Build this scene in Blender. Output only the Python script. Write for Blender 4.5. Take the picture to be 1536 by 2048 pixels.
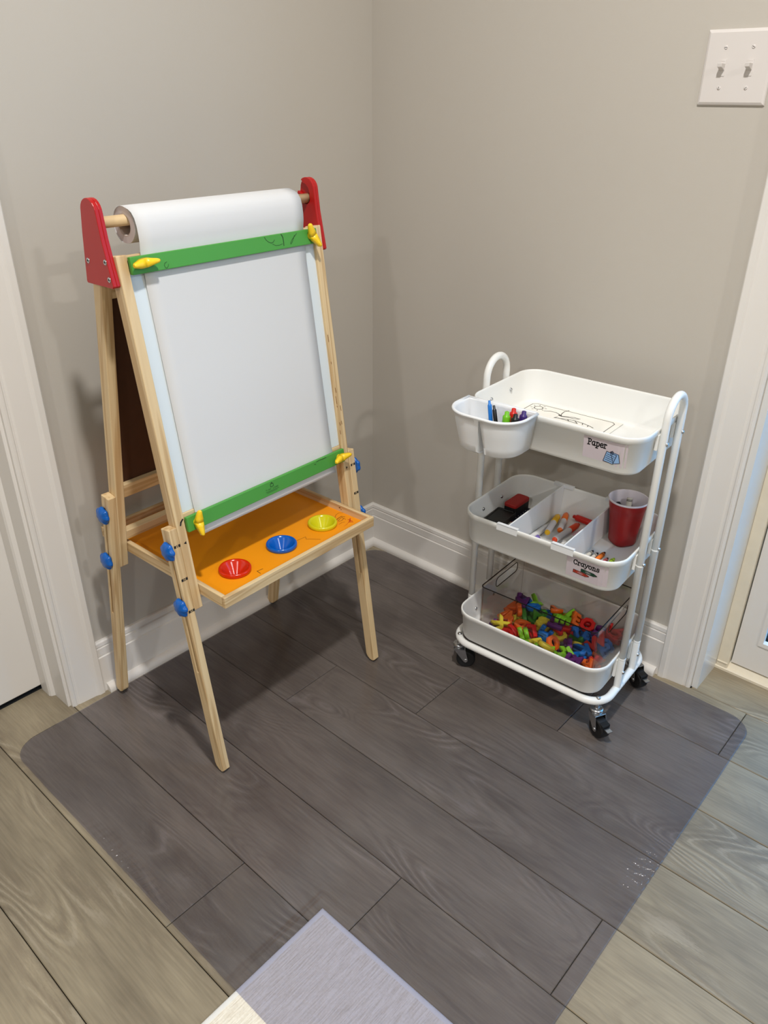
import bpy, bmesh, math, random
from mathutils import Matrix, Vector

for o in list(bpy.data.objects):
    bpy.data.objects.remove(o)
S = bpy.context.scene
COL = S.collection
random.seed(7)

# ------------------------------------------------------------------ camera, sky, lights, exposure
CAM_F = 1550.476                       # focal length in pixels of the 1536 x 2048 frame
CAM_LOC = Vector((1.41538, -1.53668, 1.22027))
CAM_YAW, CAM_PITCH, CAM_ROLL = 2.29886, -0.49393, 0.00589
cam_data = bpy.data.cameras.new('camera')
cam = bpy.data.objects.new('camera', cam_data)
COL.objects.link(cam)
cf = Vector((math.cos(CAM_PITCH) * math.cos(CAM_YAW), math.cos(CAM_PITCH) * math.sin(CAM_YAW), math.sin(CAM_PITCH)))
cr0 = Vector((math.sin(CAM_YAW), -math.cos(CAM_YAW), 0))
cu0 = cr0.cross(cf)
cr = cr0 * math.cos(CAM_ROLL) + cu0 * math.sin(CAM_ROLL)
cu = -cr0 * math.sin(CAM_ROLL) + cu0 * math.cos(CAM_ROLL)
cam.matrix_world = Matrix(((cr.x, cu.x, -cf.x, CAM_LOC.x), (cr.y, cu.y, -cf.y, CAM_LOC.y), (cr.z, cu.z, -cf.z, CAM_LOC.z), (0, 0, 0, 1)))
cam_data.sensor_fit = 'VERTICAL'
cam_data.sensor_height = 36.0
cam_data.lens = CAM_F * 36.0 / 2048.0
cam_data.clip_start = 0.02
S.camera = cam

world = bpy.data.worlds.new('sky')
S.world = world
world.use_nodes = True
wbg = world.node_tree.nodes['Background']
wbg.inputs['Color'].default_value = (0.12, 0.50, 1.0, 1)
wbg.inputs['Strength'].default_value = 3.0

CEIL = 2.44
def downlight(x, y, power, size=0.15):
    l = bpy.data.lights.new('downlight', 'AREA')
    l.shape = 'DISK'
    l.size = size
    l.energy = power
    l.color = (1.0, 0.975, 0.95)
    o = bpy.data.objects.new('downlight', l)
    COL.objects.link(o)
    o.location = (x, y, CEIL - 0.012)
    return o
downlight(1.15, -1.08, 30, 0.11)
downlight(3.40, -1.14, 27)
downlight(1.75, -3.70, 29)
downlight(3.60, -3.70, 26)

S.view_settings.view_transform = 'Standard'
S.view_settings.look = 'None'
S.view_settings.exposure = 0.13
S.view_settings.gamma = 1.0
S.view_settings.use_curve_mapping = False

# ------------------------------------------------------------------ helpers
def srgb(r, g, b):
    f = lambda c: c / 12.92 if c <= 0.04045 else ((c + 0.055) / 1.055) ** 2.4
    return (f(r / 255), f(g / 255), f(b / 255), 1)

class MB:
    """collects geometry, then links it as one mesh object"""
    def __init__(self):
        self.v, self.f, self.m, self.smooth = [], [], [], []
    def add(self, verts, faces, mat=0, smooth=False, M=None):
        o = len(self.v)
        for p in verts:
            p = Vector(p)
            self.v.append(M @ p if M else p)
        for f in faces:
            self.f.append([i + o for i in f]); self.m.append(mat); self.smooth.append(smooth)
        return self
    def box(self, a, b, mat=0, M=None):
        (x0, y0, z0), (x1, y1, z1) = a, b
        v = [(x0, y0, z0), (x1, y0, z0), (x1, y1, z0), (x0, y1, z0), (x0, y0, z1), (x1, y0, z1), (x1, y1, z1), (x0, y1, z1)]
        f = [(3, 2, 1, 0), (4, 5, 6, 7), (0, 1, 5, 4), (1, 2, 6, 5), (2, 3, 7, 6), (3, 0, 4, 7)]
        return self.add(v, f, mat, False, M)
    def prism(self, poly, d0, d1, axes='xz', mat=0, M=None, smooth=False):
        """2D outline extruded along the third axis"""
        n = len(poly)
        def mk(p, d):
            if axes == 'xz': return (p[0], d, p[1])
            if axes == 'yz': return (d, p[0], p[1])
            return (p[0], p[1], d)
        v = [mk(p, d0) for p in poly] + [mk(p, d1) for p in poly]
        f = [tuple(range(n)), tuple(range(2 * n - 1, n - 1, -1))]
        self.add(v, f, mat, False, M)
        o = len(self.v) - 2 * n
        for i in range(n):
            j = (i + 1) % n
            self.f.append([o + i, o + n + i, o + n + j, o + j]); self.m.append(mat); self.smooth.append(smooth)
        return self
    def rings(self, rings, mat=0, smooth=True, cap0=False, cap1=False, M=None, closed=True):
        """loft through rings with the same number of points"""
        n = len(rings[0]); o = len(self.v)
        for r in rings:
            for p in r:
                p = Vector(p); self.v.append(M @ p if M else p)
        for k in range(len(rings) - 1):
            for i in range(n if closed else n - 1):
                j = (i + 1) % n
                self.f.append([o + k * n + i, o + k * n + j, o + (k + 1) * n + j, o + (k + 1) * n + i]); self.m.append(mat); self.smooth.append(smooth)
        if cap0: self.f.append([o + i for i in range(n)][::-1]); self.m.append(mat); self.smooth.append(False)
        if cap1: self.f.append([o + (len(rings) - 1) * n + i for i in range(n)]); self.m.append(mat); self.smooth.append(False)
        return self
    def lathe(self, prof, segs=24, mat=0, M=None, cap0=False, cap1=False):
        rs = [[(r * math.cos(2 * math.pi * i / segs), r * math.sin(2 * math.pi * i / segs), z) for i in range(segs)] for r, z in prof]
        return self.rings(rs, mat, True, cap0, cap1, M)
    def tube(self, pts, r, segs=14, mat=0, closed=False, cap=True, M=None):
        pts = [Vector(p) for p in pts]; n = len(pts); rs = []
        up = None
        for i in range(n):
            if closed: t = pts[(i + 1) % n] - pts[i - 1]
            else: t = pts[min(i + 1, n - 1)] - pts[max(i - 1, 0)]
            t.normalize()
            if up is None:
                up = Vector((0, 0, 1)) if abs(t.z) < 0.9 else Vector((1, 0, 0))
            a = (up - t * up.dot(t)).normalized(); b = t.cross(a); up = a
            rr = r[i] if isinstance(r, (list, tuple)) else r
            rs.append([pts[i] + a * rr * math.cos(2 * math.pi * k / segs) + b * rr * math.sin(2 * math.pi * k / segs) for k in range(segs)])
        if closed: rs.append(rs[0])
        return self.rings(rs, mat, True, cap and not closed, cap and not closed, M)
    def ribbon(self, pts, w, fn, mat=0):
        """flat pen stroke: 2D polyline of width w, placed by fn(u, v)"""
        for i in range(len(pts) - 1):
            (ax, ay), (bx, by) = pts[i], pts[i + 1]
            dx, dy = bx - ax, by - ay; l = math.hypot(dx, dy) or 1e-9
            dx, dy = dx / l * w / 2, dy / l * w / 2
            e = 0.8
            q = [(ax - dx * e - dy, ay - dy * e + dx), (ax - dx * e + dy, ay - dy * e - dx), (bx + dx * e + dy, by + dy * e - dx), (bx + dx * e - dy, by + dy * e + dx)]
            self.add([fn(*p) for p in q], [(0, 1, 2, 3)], mat)
        return self
    def poly(self, pts, fn, mat=0):
        self.add([fn(*p) for p in pts], [tuple(range(len(pts)))], mat)
        return self
    def build(self, name, mats, parent=None, M=None, bevel=0.0, segs=2, recalc=True):
        me = bpy.data.meshes.new(name)
        me.from_pydata([tuple(p) for p in self.v], [], self.f)
        if not isinstance(mats, (list, tuple)): mats = [mats]
        for m in mats: me.materials.append(m)
        for p, mi, sm in zip(me.polygons, self.m, self.smooth):
            p.material_index = mi; p.use_smooth = sm
        if recalc:
            bm = bmesh.new(); bm.from_mesh(me)
            bmesh.ops.recalc_face_normals(bm, faces=bm.faces)
            bm.to_mesh(me); bm.free()
        me.update()
        o = bpy.data.objects.new(name, me)
        COL.objects.link(o)
        if parent: o.parent = parent
        if M: o.matrix_local = M
        if bevel:
            b = o.modifiers.new('bevel', 'BEVEL'); b.width = bevel; b.segments = segs; b.limit_method = 'ANGLE'; b.angle_limit = math.radians(40)
            b.harden_normals = False
        return o

def tag(o, label=None, cat=None, group=None, kind=None):
    if label: o['label'] = label
    if cat: o['category'] = cat
    if group: o['group'] = group
    if kind: o['kind'] = kind
    return o
def struct(o):
    o['kind'] = 'structure'; return o
def empty(name, loc, rz=0.0, label=None, cat=None, group=None):
    o = bpy.data.objects.new(name, None); COL.objects.link(o)
    o.location = loc; o.rotation_euler = (0, 0, rz); o.empty_display_size = 0.02
    return tag(o, label, cat, group)
def rrect(hx, hy, r, z, n=7, cx=0, cy=0):
    out = []
    for sx, sy, a0 in ((1, 1, 0), (-1, 1, 90), (-1, -1, 180), (1, -1, 270)):
        for i in range(n):
            a = math.radians(a0 + 90 * i / (n - 1))
            out.append((cx + sx * (hx - r) + r * math.cos(a), cy + sy * (hy - r) + r * math.sin(a), z))
    return out
def lerp(a, b, t): return a + (b - a) * t
def arc(cx, cy, r, a0, a1, n=10):
    return [(cx + r * math.cos(math.radians(lerp(a0, a1, i / (n - 1)))), cy + r * math.sin(math.radians(lerp(a0, a1, i / (n - 1))))) for i in range(n)]
def frame(loc, x, y, z):
    return Matrix(((x[0], y[0], z[0], loc[0]), (x[1], y[1], z[1], loc[1]), (x[2], y[2], z[2], loc[2]), (0, 0, 0, 1)))
def axis_frame(p, d):
    """frame at p whose z runs along d"""
    z = Vector(d).normalized(); a = Vector((0, 0, 1)) if abs(z.z) < 0.9 else Vector((1, 0, 0))
    x = a.cross(z).normalized(); y = z.cross(x)
    return frame(p, x, y, z)

# ------------------------------------------------------------------ materials
def mat_base(name):
    m = bpy.data.materials.new(name); m.use_nodes = True
    nt = m.node_tree; b = nt.nodes['Principled BSDF']
    return m, nt, b
def N(nt, t, **kw):
    n = nt.nodes.new(t)
    for k, v in kw.items():
        if k in n.inputs.keys(): n.inputs[k].default_value = v
        else: setattr(n, k, v)
    return n
def plain(name, col, rough=0.5, spec=0.5, metal=0.0, coat=0.0, var=0.0, vscale=20.0, bump=0.0, bscale=200.0, sss=0.0):
    m, nt, b = mat_base(name)
    b.inputs['Base Color'].default_value = col
    b.inputs['Roughness'].default_value = rough
    b.inputs['Specular IOR Level'].default_value = spec
    b.inputs['Metallic'].default_value = metal
    b.inputs['Coat Weight'].default_value = coat
    tc = N(nt, 'ShaderNodeTexCoord')
    if var:
        n = N(nt, 'ShaderNodeTexNoise', Scale=vscale, Detail=3.0)
        nt.links.new(tc.outputs['Object'], n.inputs['Vector'])
        r = N(nt, 'ShaderNodeMapRange'); r.inputs['To Min'].default_value = 1 - var; r.inputs['To Max'].default_value = 1 + var
        nt.links.new(n.outputs['Fac'], r.inputs['Value'])
        mx = N(nt, 'ShaderNodeMix', data_type='RGBA', blend_type='MULTIPLY'); mx.inputs[0].default_value = 1
        mx.inputs[6].default_value = col
        nt.links.new(r.outputs[0], mx.inputs[7]); nt.links.new(mx.outputs[2], b.inputs['Base Color'])
    if bump:
        n = N(nt, 'ShaderNodeTexNoise', Scale=bscale, Detail=2.0)
        nt.links.new(tc.outputs['Object'], n.inputs['Vector'])
        bp = N(nt, 'ShaderNodeBump', Strength=bump, Distance=0.001)
        nt.links.new(n.outputs['Fac'], bp.inputs['Height']); nt.links.new(bp.outputs[0], b.inputs['Normal'])
    return m

def pine(name, axis='z', light=(228, 203, 158), dark=(186, 150, 102)):
    """pale pine with streaks along one axis"""
    m, nt, b = mat_base(name)
    tc = N(nt, 'ShaderNodeTexCoord'); oi = N(nt, 'ShaderNodeObjectInfo')
    off = N(nt, 'ShaderNodeVectorMath', operation='SCALE'); off.inputs['Scale'].default_value = 3.7
    cmb = N(nt, 'ShaderNodeCombineXYZ')
    for i in range(3): nt.links.new(oi.outputs['Random'], cmb.inputs[i])
    nt.links.new(cmb.outputs[0], off.inputs[0])
    ad = N(nt, 'ShaderNodeVectorMath', operation='ADD')
    nt.links.new(tc.outputs['Object'], ad.inputs[0]); nt.links.new(off.outputs[0], ad.inputs[1])
    mp = N(nt, 'ShaderNodeMapping')
    mp.inputs['Scale'].default_value = {'z': (34, 34, 1.6), 'y': (34, 1.6, 34), 'x': (1.6, 34, 34)}[axis]
    nt.links.new(ad.outputs[0], mp.inputs['Vector'])
    n1 = N(nt, 'ShaderNodeTexNoise', Scale=1.0, Detail=2.0, Distortion=0.6)
    nt.links.new(mp.outputs[0], n1.inputs['Vector'])
    mu = N(nt, 'ShaderNodeMath', operation='MULTIPLY'); mu.inputs[1].default_value = 26
    nt.links.new(n1.outputs['Fac'], mu.inputs[0])
    si = N(nt, 'ShaderNodeMath', operation='SINE'); nt.links.new(mu.outputs[0], si.inputs[0])
    n2 = N(nt, 'ShaderNodeTexNoise', Scale=4.0, Detail=4.0); nt.links.new(mp.outputs[0], n2.inputs['Vector'])
    r1 = N(nt, 'ShaderNodeMapRange'); r1.inputs['From Min'].default_value = 0.1; r1.inputs['From Max'].default_value = 1.0
    r1.inputs['To Max'].default_value = 0.55
    nt.links.new(si.outputs[0], r1.inputs['Value'])
    a2 = N(nt, 'ShaderNodeMath', operation='MULTIPLY_ADD'); a2.inputs[1].default_value = 0.5; nt.links.new(n2.outputs['Fac'], a2.inputs[0]); nt.links.new(r1.outputs[0], a2.inputs[2])
    mx = N(nt, 'ShaderNodeMix', data_type='RGBA'); mx.inputs[6].default_value = srgb(*light); mx.inputs[7].default_value = srgb(*dark)
    nt.links.new(a2.outputs[0], mx.inputs[0])
    nt.links.new(mx.outputs[2], b.inputs['Base Color'])
    b.inputs['Roughness'].default_value = 0.45
    bp = N(nt, 'ShaderNodeBump', Strength=0.15, Distance=0.0004); nt.links.new(si.outputs[0], bp.inputs['Height']); nt.links.new(bp.outputs[0], b.inputs['Normal'])
    return m

def plank_mat():
    """grey-brown oak laminate: growth rings are contour lines of a stretched noise, different on every plank"""
    m, nt, b = mat_base('oak_laminate')
    L = nt.links.new
    tc = N(nt, 'ShaderNodeTexCoord'); oi = N(nt, 'ShaderNodeObjectInfo')
    cmb = N(nt, 'ShaderNodeCombineXYZ')
    sc = N(nt, 'ShaderNodeMath', operation='MULTIPLY'); sc.inputs[1].default_value = 37.0; L(oi.outputs['Random'], sc.inputs[0])
    for i in range(3): L(sc.outputs[0], cmb.inputs[i])
    ad = N(nt, 'ShaderNodeVectorMath', operation='ADD'); L(tc.outputs['Object'], ad.inputs[0]); L(cmb.outputs[0], ad.inputs[1])
    mp = N(nt, 'ShaderNodeMapping'); mp.inputs['Scale'].default_value = (2.2, 9.0, 1.0); L(ad.outputs[0], mp.inputs['Vector'])
    n1 = N(nt, 'ShaderNodeTexNoise', Scale=1.0, Detail=1.2, Roughness=0.45, Distortion=0.35); L(mp.outputs[0], n1.inputs['Vector'])
    mu = N(nt, 'ShaderNodeMath', operation='MULTIPLY'); mu.inputs[1].default_value = 120
    rg = N(nt, 'ShaderNodeTexNoise', Scale=60.0, Detail=3.0); L(mp.outputs[0], rg.inputs['Vector'])
    rgm = N(nt, 'ShaderNodeMath', operation='MULTIPLY_ADD'); rgm.inputs[1].default_value = 0.018; L(rg.outputs['Fac'], rgm.inputs[0]); L(n1.outputs['Fac'], rgm.inputs[2]); L(rgm.outputs[0], mu.inputs[0])
    si = N(nt, 'ShaderNodeMath', operation='SINE'); L(mu.outputs[0], si.inputs[0])
    # fine pores along the plank
    mp2 = N(nt, 'ShaderNodeMapping'); mp2.inputs['Scale'].default_value = (14.0, 260.0, 1.0); L(ad.outputs[0], mp2.inputs['Vector'])
    n2 = N(nt, 'ShaderNodeTexNoise', Scale=1.0, Detail=3.0); L(mp2.outputs[0], n2.inputs['Vector'])
    # soft cloudy stain
    mp3 = N(nt, 'ShaderNodeMapping'); mp3.inputs['Scale'].default_value = (4.0, 13.0, 1.0); L(ad.outputs[0], mp3.inputs['Vector'])
    n3 = N(nt, 'ShaderNodeTexNoise', Scale=1.0, Detail=4.0, Roughness=0.6); L(mp3.outputs[0], n3.inputs['Vector'])
    # ring visibility fades in and out
    mp4 = N(nt, 'ShaderNodeMapping'); mp4.inputs['Scale'].default_value = (3.0, 7.0, 1.0); mp4.inputs['Location'].default_value = (5, 3, 0); L(ad.outputs[0], mp4.inputs['Vector'])
    n4 = N(nt, 'ShaderNodeTexNoise', Scale=1.0, Detail=2.0); L(mp4.outputs[0], n4.inputs['Vector'])
    v4 = N(nt, 'ShaderNodeMapRange'); v4.inputs['From Min'].default_value = 0.42; v4.inputs['From Max'].default_value = 0.62; L(n4.outputs['Fac'], v4.inputs['Value'])
    ra = N(nt, 'ShaderNodeMath', operation='MULTIPLY'); L(si.outputs[0], ra.inputs[0]); L(v4.outputs[0], ra.inputs[1])
    cr_ = N(nt, 'ShaderNodeValToRGB'); L(n3.outputs['Fac'], cr_.inputs[0])
    cr_.color_ramp.elements[0].position = 0.3; cr_.color_ramp.elements[0].color = srgb(124, 113, 94)
    cr_.color_ramp.elements[1].position = 0.72; cr_.color_ramp.elements[1].color = srgb(156, 144, 120)
    mx = N(nt, 'ShaderNodeMix', data_type='RGBA'); mx.inputs[7].default_value = srgb(108, 95, 80)
    r1 = N(nt, 'ShaderNodeMapRange'); r1.inputs['From Min'].default_value = 0.1; r1.inputs['To Max'].default_value = 0.40; L(ra.outputs[0], r1.inputs['Value'])
    r1b = N(nt, 'ShaderNodeMapRange'); r1b.inputs['From Min'].default_value = -0.55; r1b.inputs['From Max'].default_value = -1.0; r1b.inputs['To Max'].default_value = 0.24; L(ra.outputs[0], r1b.inputs['Value'])
    mxl = N(nt, 'ShaderNodeMix', data_type='RGBA'); mxl.inputs[7].default_value = srgb(196, 184, 164)
    L(r1b.outputs[0], mxl.inputs[0]); L(cr_.outputs[0], mxl.inputs[6])
    L(r1.outputs[0], mx.inputs[0]); L(mxl.outputs[2], mx.inputs[6])
    mx2 = N(nt, 'ShaderNodeMix', data_type='RGBA', blend_type='MULTIPLY'); mx2.inputs[0].default_value = 1
    r2 = N(nt, 'ShaderNodeMapRange'); r2.inputs['To Min'].default_value = 0.70; r2.inputs['To Max'].default_value = 1.28; L(n2.outputs['Fac'], r2.inputs['Value'])
    L(mx.outputs[2], mx2.inputs[6]); L(r2.outputs[0], mx2.inputs[7])
    mx3 = N(nt, 'ShaderNodeMix', data_type='RGBA', blend_type='MULTIPLY'); mx3.inputs[0].default_value = 1
    r3 = N(nt, 'ShaderNodeMapRange'); r3.inputs['To Min'].default_value = 0.9; r3.inputs['To Max'].default_value = 1.1; L(oi.outputs['Random'], r3.inputs['Value'])
    L(mx2.outputs[2], mx3.inputs[6]); L(r3.outputs[0], mx3.inputs[7])
    L(mx3.outputs[2], b.inputs['Base Color'])
    b.inputs['Roughness'].default_value = 0.42
    b.inputs['Specular IOR Level'].default_value = 0.35
    hs = N(nt, 'ShaderNodeMath', operation='ADD'); L(ra.outputs[0], hs.inputs[0]); L(n2.outputs['Fac'], hs.inputs[1])
    bp = N(nt, 'ShaderNodeBump', Strength=0.25, Distance=0.0006); L(hs.outputs[0], bp.inputs['Height']); L(bp.outputs[0], b.inputs['Normal'])
    return m

def clear_mat(name, tint, refl=1.0, rough=0.08, emboss=False):
    """clear plastic: see-through with a Fresnel sheen"""
    m = bpy.data.materials.new(name); m.use_nodes = True
    nt = m.node_tree; L = nt.links.new
    nt.nodes.remove(nt.nodes['Principled BSDF'])
    out = nt.nodes['Material Output']
    t = N(nt, 'ShaderNodeBsdfTransparent'); t.inputs['Color'].default_value = tint
    g = N(nt, 'ShaderNodeBsdfGlossy'); g.inputs['Roughness'].default_value = rough; g.inputs['Color'].default_value = (refl, refl, refl, 1)
    # Schlick reflectance on the outer side of the plastic only (no false total reflection from inside)
    lw = N(nt, 'ShaderNodeLayerWeight', Blend=0.5); ge = N(nt, 'ShaderNodeNewGeometry')
    pw = N(nt, 'ShaderNodeMath', operation='POWER'); pw.inputs[1].default_value = 5.0; L(lw.outputs['Facing'], pw.inputs[0])
    sk = N(nt, 'ShaderNodeMath', operation='MULTIPLY_ADD'); sk.inputs[1].default_value = 0.96; sk.inputs[2].default_value = 0.04; L(pw.outputs[0], sk.inputs[0])
    fb_ = N(nt, 'ShaderNodeMath', operation='SUBTRACT'); fb_.inputs[0].default_value = 1.0; L(ge.outputs['Backfacing'], fb_.inputs[1])
    fr = N(nt, 'ShaderNodeMath', operation='MULTIPLY'); L(sk.outputs[0], fr.inputs[0]); L(fb_.outputs[0], fr.inputs[1])
    mx = N(nt, 'ShaderNodeMixShader')
    L(fr.outputs[0], mx.inputs[0]); L(t.outputs[0], mx.inputs[1]); L(g.outputs[0], mx.inputs[2]); L(mx.outputs[0], out.inputs['Surface'])
    if emboss:
        tc = N(nt, 'ShaderNodeTexCoord')
        n = N(nt, 'ShaderNodeTexNoise', Scale=260.0, Detail=2.0); L(tc.outputs['Object'], n.inputs['Vector'])
        w = N(nt, 'ShaderNodeTexNoise', Scale=7.0, Detail=2.0); L(tc.outputs['Object'], w.inputs['Vector'])
        h = N(nt, 'ShaderNodeMath', operation='MULTIPLY_ADD'); h.inputs[1].default_value = 3.0; L(w.outputs['Fac'], h.inputs[0]); L(n.outputs['Fac'], h.inputs[2])
        # bump patches along two edges, put in to make lamp glints (object space of the mat)
        tot = None
        for (px, py, sx, sy) in ((1.146, -0.535, 0.030, 0.115), (0.415, -1.152, 0.13, 0.016), (0.20, -1.14, 0.10, 0.018)):
            sb = N(nt, 'ShaderNodeVectorMath', operation='SUBTRACT'); sb.inputs[1].default_value = (px, py, 0); L(tc.outputs['Object'], sb.inputs[0])
            ml = N(nt, 'ShaderNodeVectorMath', operation='MULTIPLY'); ml.inputs[1].default_value = (1 / sx, 1 / sy, 0); L(sb.outputs[0], ml.inputs[0])
            le = N(nt, 'ShaderNodeVectorMath', operation='LENGTH'); L(ml.outputs[0], le.inputs[0])
            mr = N(nt, 'ShaderNodeMapRange', interpolation_type='SMOOTHSTEP'); mr.inputs['From Min'].default_value = 0.4; mr.inputs['From Max'].default_value = 1.0
            mr.inputs['To Min'].default_value = 1.0; mr.inputs['To Max'].default_value = 0.0; L(le.outputs['Value'], mr.inputs['Value'])
            if tot is None: tot = mr
            else:
                a = N(nt, 'ShaderNodeMath', operation='MAXIMUM'); L(tot.outputs[0], a.inputs[0]); L(mr.outputs[0], a.inputs[1]); tot = a
        mp = N(nt, 'ShaderNodeMapping'); mp.inputs['Scale'].default_value = (1, 1, 1); L(tc.outputs['Object'], mp.inputs['Vector'])
        n5 = N(nt, 'ShaderNodeTexNoise', Scale=230.0, Detail=1.5, Distortion=1.2); L(mp.outputs[0], n5.inputs['Vector'])
        wr = N(nt, 'ShaderNodeMath', operation='MULTIPLY'); L(n5.outputs['Fac'], wr.inputs[0]); L(tot.outputs[0], wr.inputs[1])
        wr2 = N(nt, 'ShaderNodeMath', operation='MULTIPLY_ADD'); wr2.inputs[1].default_value = 4.0; L(wr.outputs[0], wr2.inputs[0]); L(h.outputs[0], wr2.inputs[2])
        bp = N(nt, 'ShaderNodeBump', Strength=0.6, Distance=0.0003); L(wr2.outputs[0], bp.inputs['Height']); L(bp.outputs[0], g.inputs['Normal'])
    return m

M_WALL = plain('greige_wall_paint', srgb(190, 184, 174), 0.85, 0.2, var=0.02, vscale=3.0, bump=0.12, bscale=350.0)
M_CEIL = plain('ceiling_paint', srgb(235, 233, 228), 0.9)
M_TRIM = plain('white_gloss_trim', srgb(226, 222, 216), 0.35, 0.4, var=0.015, vscale=6.0)
M_DOOR = plain('white_door_paint', srgb(226, 222, 216), 0.4, 0.4)
M_DARK = plain('dark_gap', srgb(22, 24, 26), 0.9)
M_SUB = plain('floor_underlay', srgb(58, 52, 46), 0.9)
M_FLOORFAR = plain('laminate_far', srgb(150, 138, 118), 0.5, var=0.1, vscale=8)
M_PLANK = plank_mat()
M_THRESH = plain('cream_threshold', srgb(228, 218, 196), 0.5, var=0.08, vscale=30)
M_PINE = pine('pine_along', 'z')
M_PINEY = pine('pine_cross', 'y')
M_PINEX = pine('pine_depth', 'x')
M_RED = plain('red_gloss_paint', srgb(176, 22, 22), 0.32, 0.5, bump=0.05, bscale=60)
M_GREEN = plain('green_paint', srgb(76, 152, 62), 0.5, 0.4)
M_YELLOW = plain('yellow_plastic', srgb(250, 206, 32), 0.35, 0.5)
M_BLUE = plain('blue_plastic', srgb(0, 90, 176), 0.28, 0.5)
M_BOARD = plain('whiteboard_film', srgb(216, 223, 224), 0.3, 0.5)
M_HARD = plain('brown_hardboard', srgb(70, 38, 16), 0.75, var=0.15, vscale=60)
M_CHALK = plain('black_chalkboard', srgb(24, 24, 24), 0.8)
M_PAPER = plain('white_paper', srgb(214, 214, 213), 0.8, 0.2, bump=0.1, bscale=25)
M_CORE = plain('cardboard_core', srgb(196, 182, 172), 0.9)
M_ORANGE = plain('orange_tray_paint', srgb(240, 150, 10), 0.5, 0.4)
M_STEEL = plain('zinc_steel', srgb(190, 192, 194), 0.25, 0.5, metal=1.0)
M_RUBBER = plain('black_rubber', srgb(16, 16, 17), 0.55, 0.4)
M_INK = plain('black_ink', srgb(14, 14, 14), 0.7)
M_INKB = plain('faded_marker_ink', srgb(40, 78, 36), 0.7)
M_INKT = plain('brown_marker_ink', srgb(120, 70, 10), 0.7)
M_INKR = plain('red_marker_ink', srgb(205, 60, 20), 0.7)
M_CART = plain('white_powder_coat', srgb(236, 236, 232), 0.32, 0.5)
M_CLIP = plain('white_plastic', srgb(230, 232, 233), 0.35, 0.5)
M_LABEL = plain('label_paper', srgb(198, 187, 192), 0.6)
M_LBLUE = plain('notepad_blue', srgb(140, 178, 222), 0.6)
M_NAVY = plain('navy_card', srgb(18, 20, 46), 0.45)
M_GREYB = plain('dark_plastic_box', srgb(30, 30, 28), 0.4)
M_WGREEN = plain('label_green', srgb(20, 66, 44), 0.6)
M_WRED = plain('label_red', srgb(170, 52, 32), 0.6)
M_CREAM = plain('cream_card', srgb(214, 208, 196), 0.6)
M_CUPRED = plain('red_cup_plastic', srgb(152, 5, 8), 0.35, 0.5)
M_CUPWHITE = plain('cup_white_inside', srgb(224, 216, 222), 0.4)
M_RUG = None
M_MAT = clear_mat('clear_vinyl', (0.828, 0.832, 0.892, 1), 0.9, 0.13, emboss=True)
M_BIN = clear_mat('clear_acrylic', (0.90, 0.88, 0.87, 1), 0.9, 0.05)
M_BINRIM = clear_mat('acrylic_edge', (0.22, 0.15, 0.14, 1), 0.9, 0.1)
M_GLASS = clear_mat('door_glass', (0.93, 0.97, 0.98, 1), 0.9, 0.01)

# ------------------------------------------------------------------ the room
RX, RY = 7.0, -8.0                    # the room runs x 0..RX, y RY..0
def slab(name, boxes, mat, bevel=0.0, kind=True):
    b = MB()
    for a, c in boxes: b.box(a, c)
    o = b.build(name, mat, bevel=bevel)
    return struct(o) if kind else o
LD0, LD1 = -1.008, -1.868              # opening of the left door
RD0, RD1 = 1.030, 1.93                # opening of the glazed door
wall_left = slab('wall_left', [((-0.12, LD0, 0), (0, 0.12, CEIL)), ((-0.12, RY, 0), (0, LD1, CEIL)), ((-0.12, LD1, 2.05), (0, LD0, CEIL))], M_WALL)
wall_right = slab('wall_right', [((0, 0, 0), (RD0 - 0.013, 0.12, CEIL)), ((RD1 + 0.013, 0, 0), (RX, 0.12, CEIL)), ((RD0 - 0.013, 0, 2.072), (RD1 + 0.013, 0.12, CEIL))], M_WALL)
wall_front = slab('wall_front', [((-0.12, RY - 0.12, 0), (RX + 0.12, RY, CEIL))], M_WALL)
wall_back = slab('wall_back', [((RX, RY, 0), (RX + 0.12, 0.12, CEIL))], M_WALL)
ceiling = slab('ceiling', [((-0.12, RY - 0.12, CEIL), (RX + 0.12, 0.12, CEIL + 0.1))], M_CEIL)

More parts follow.
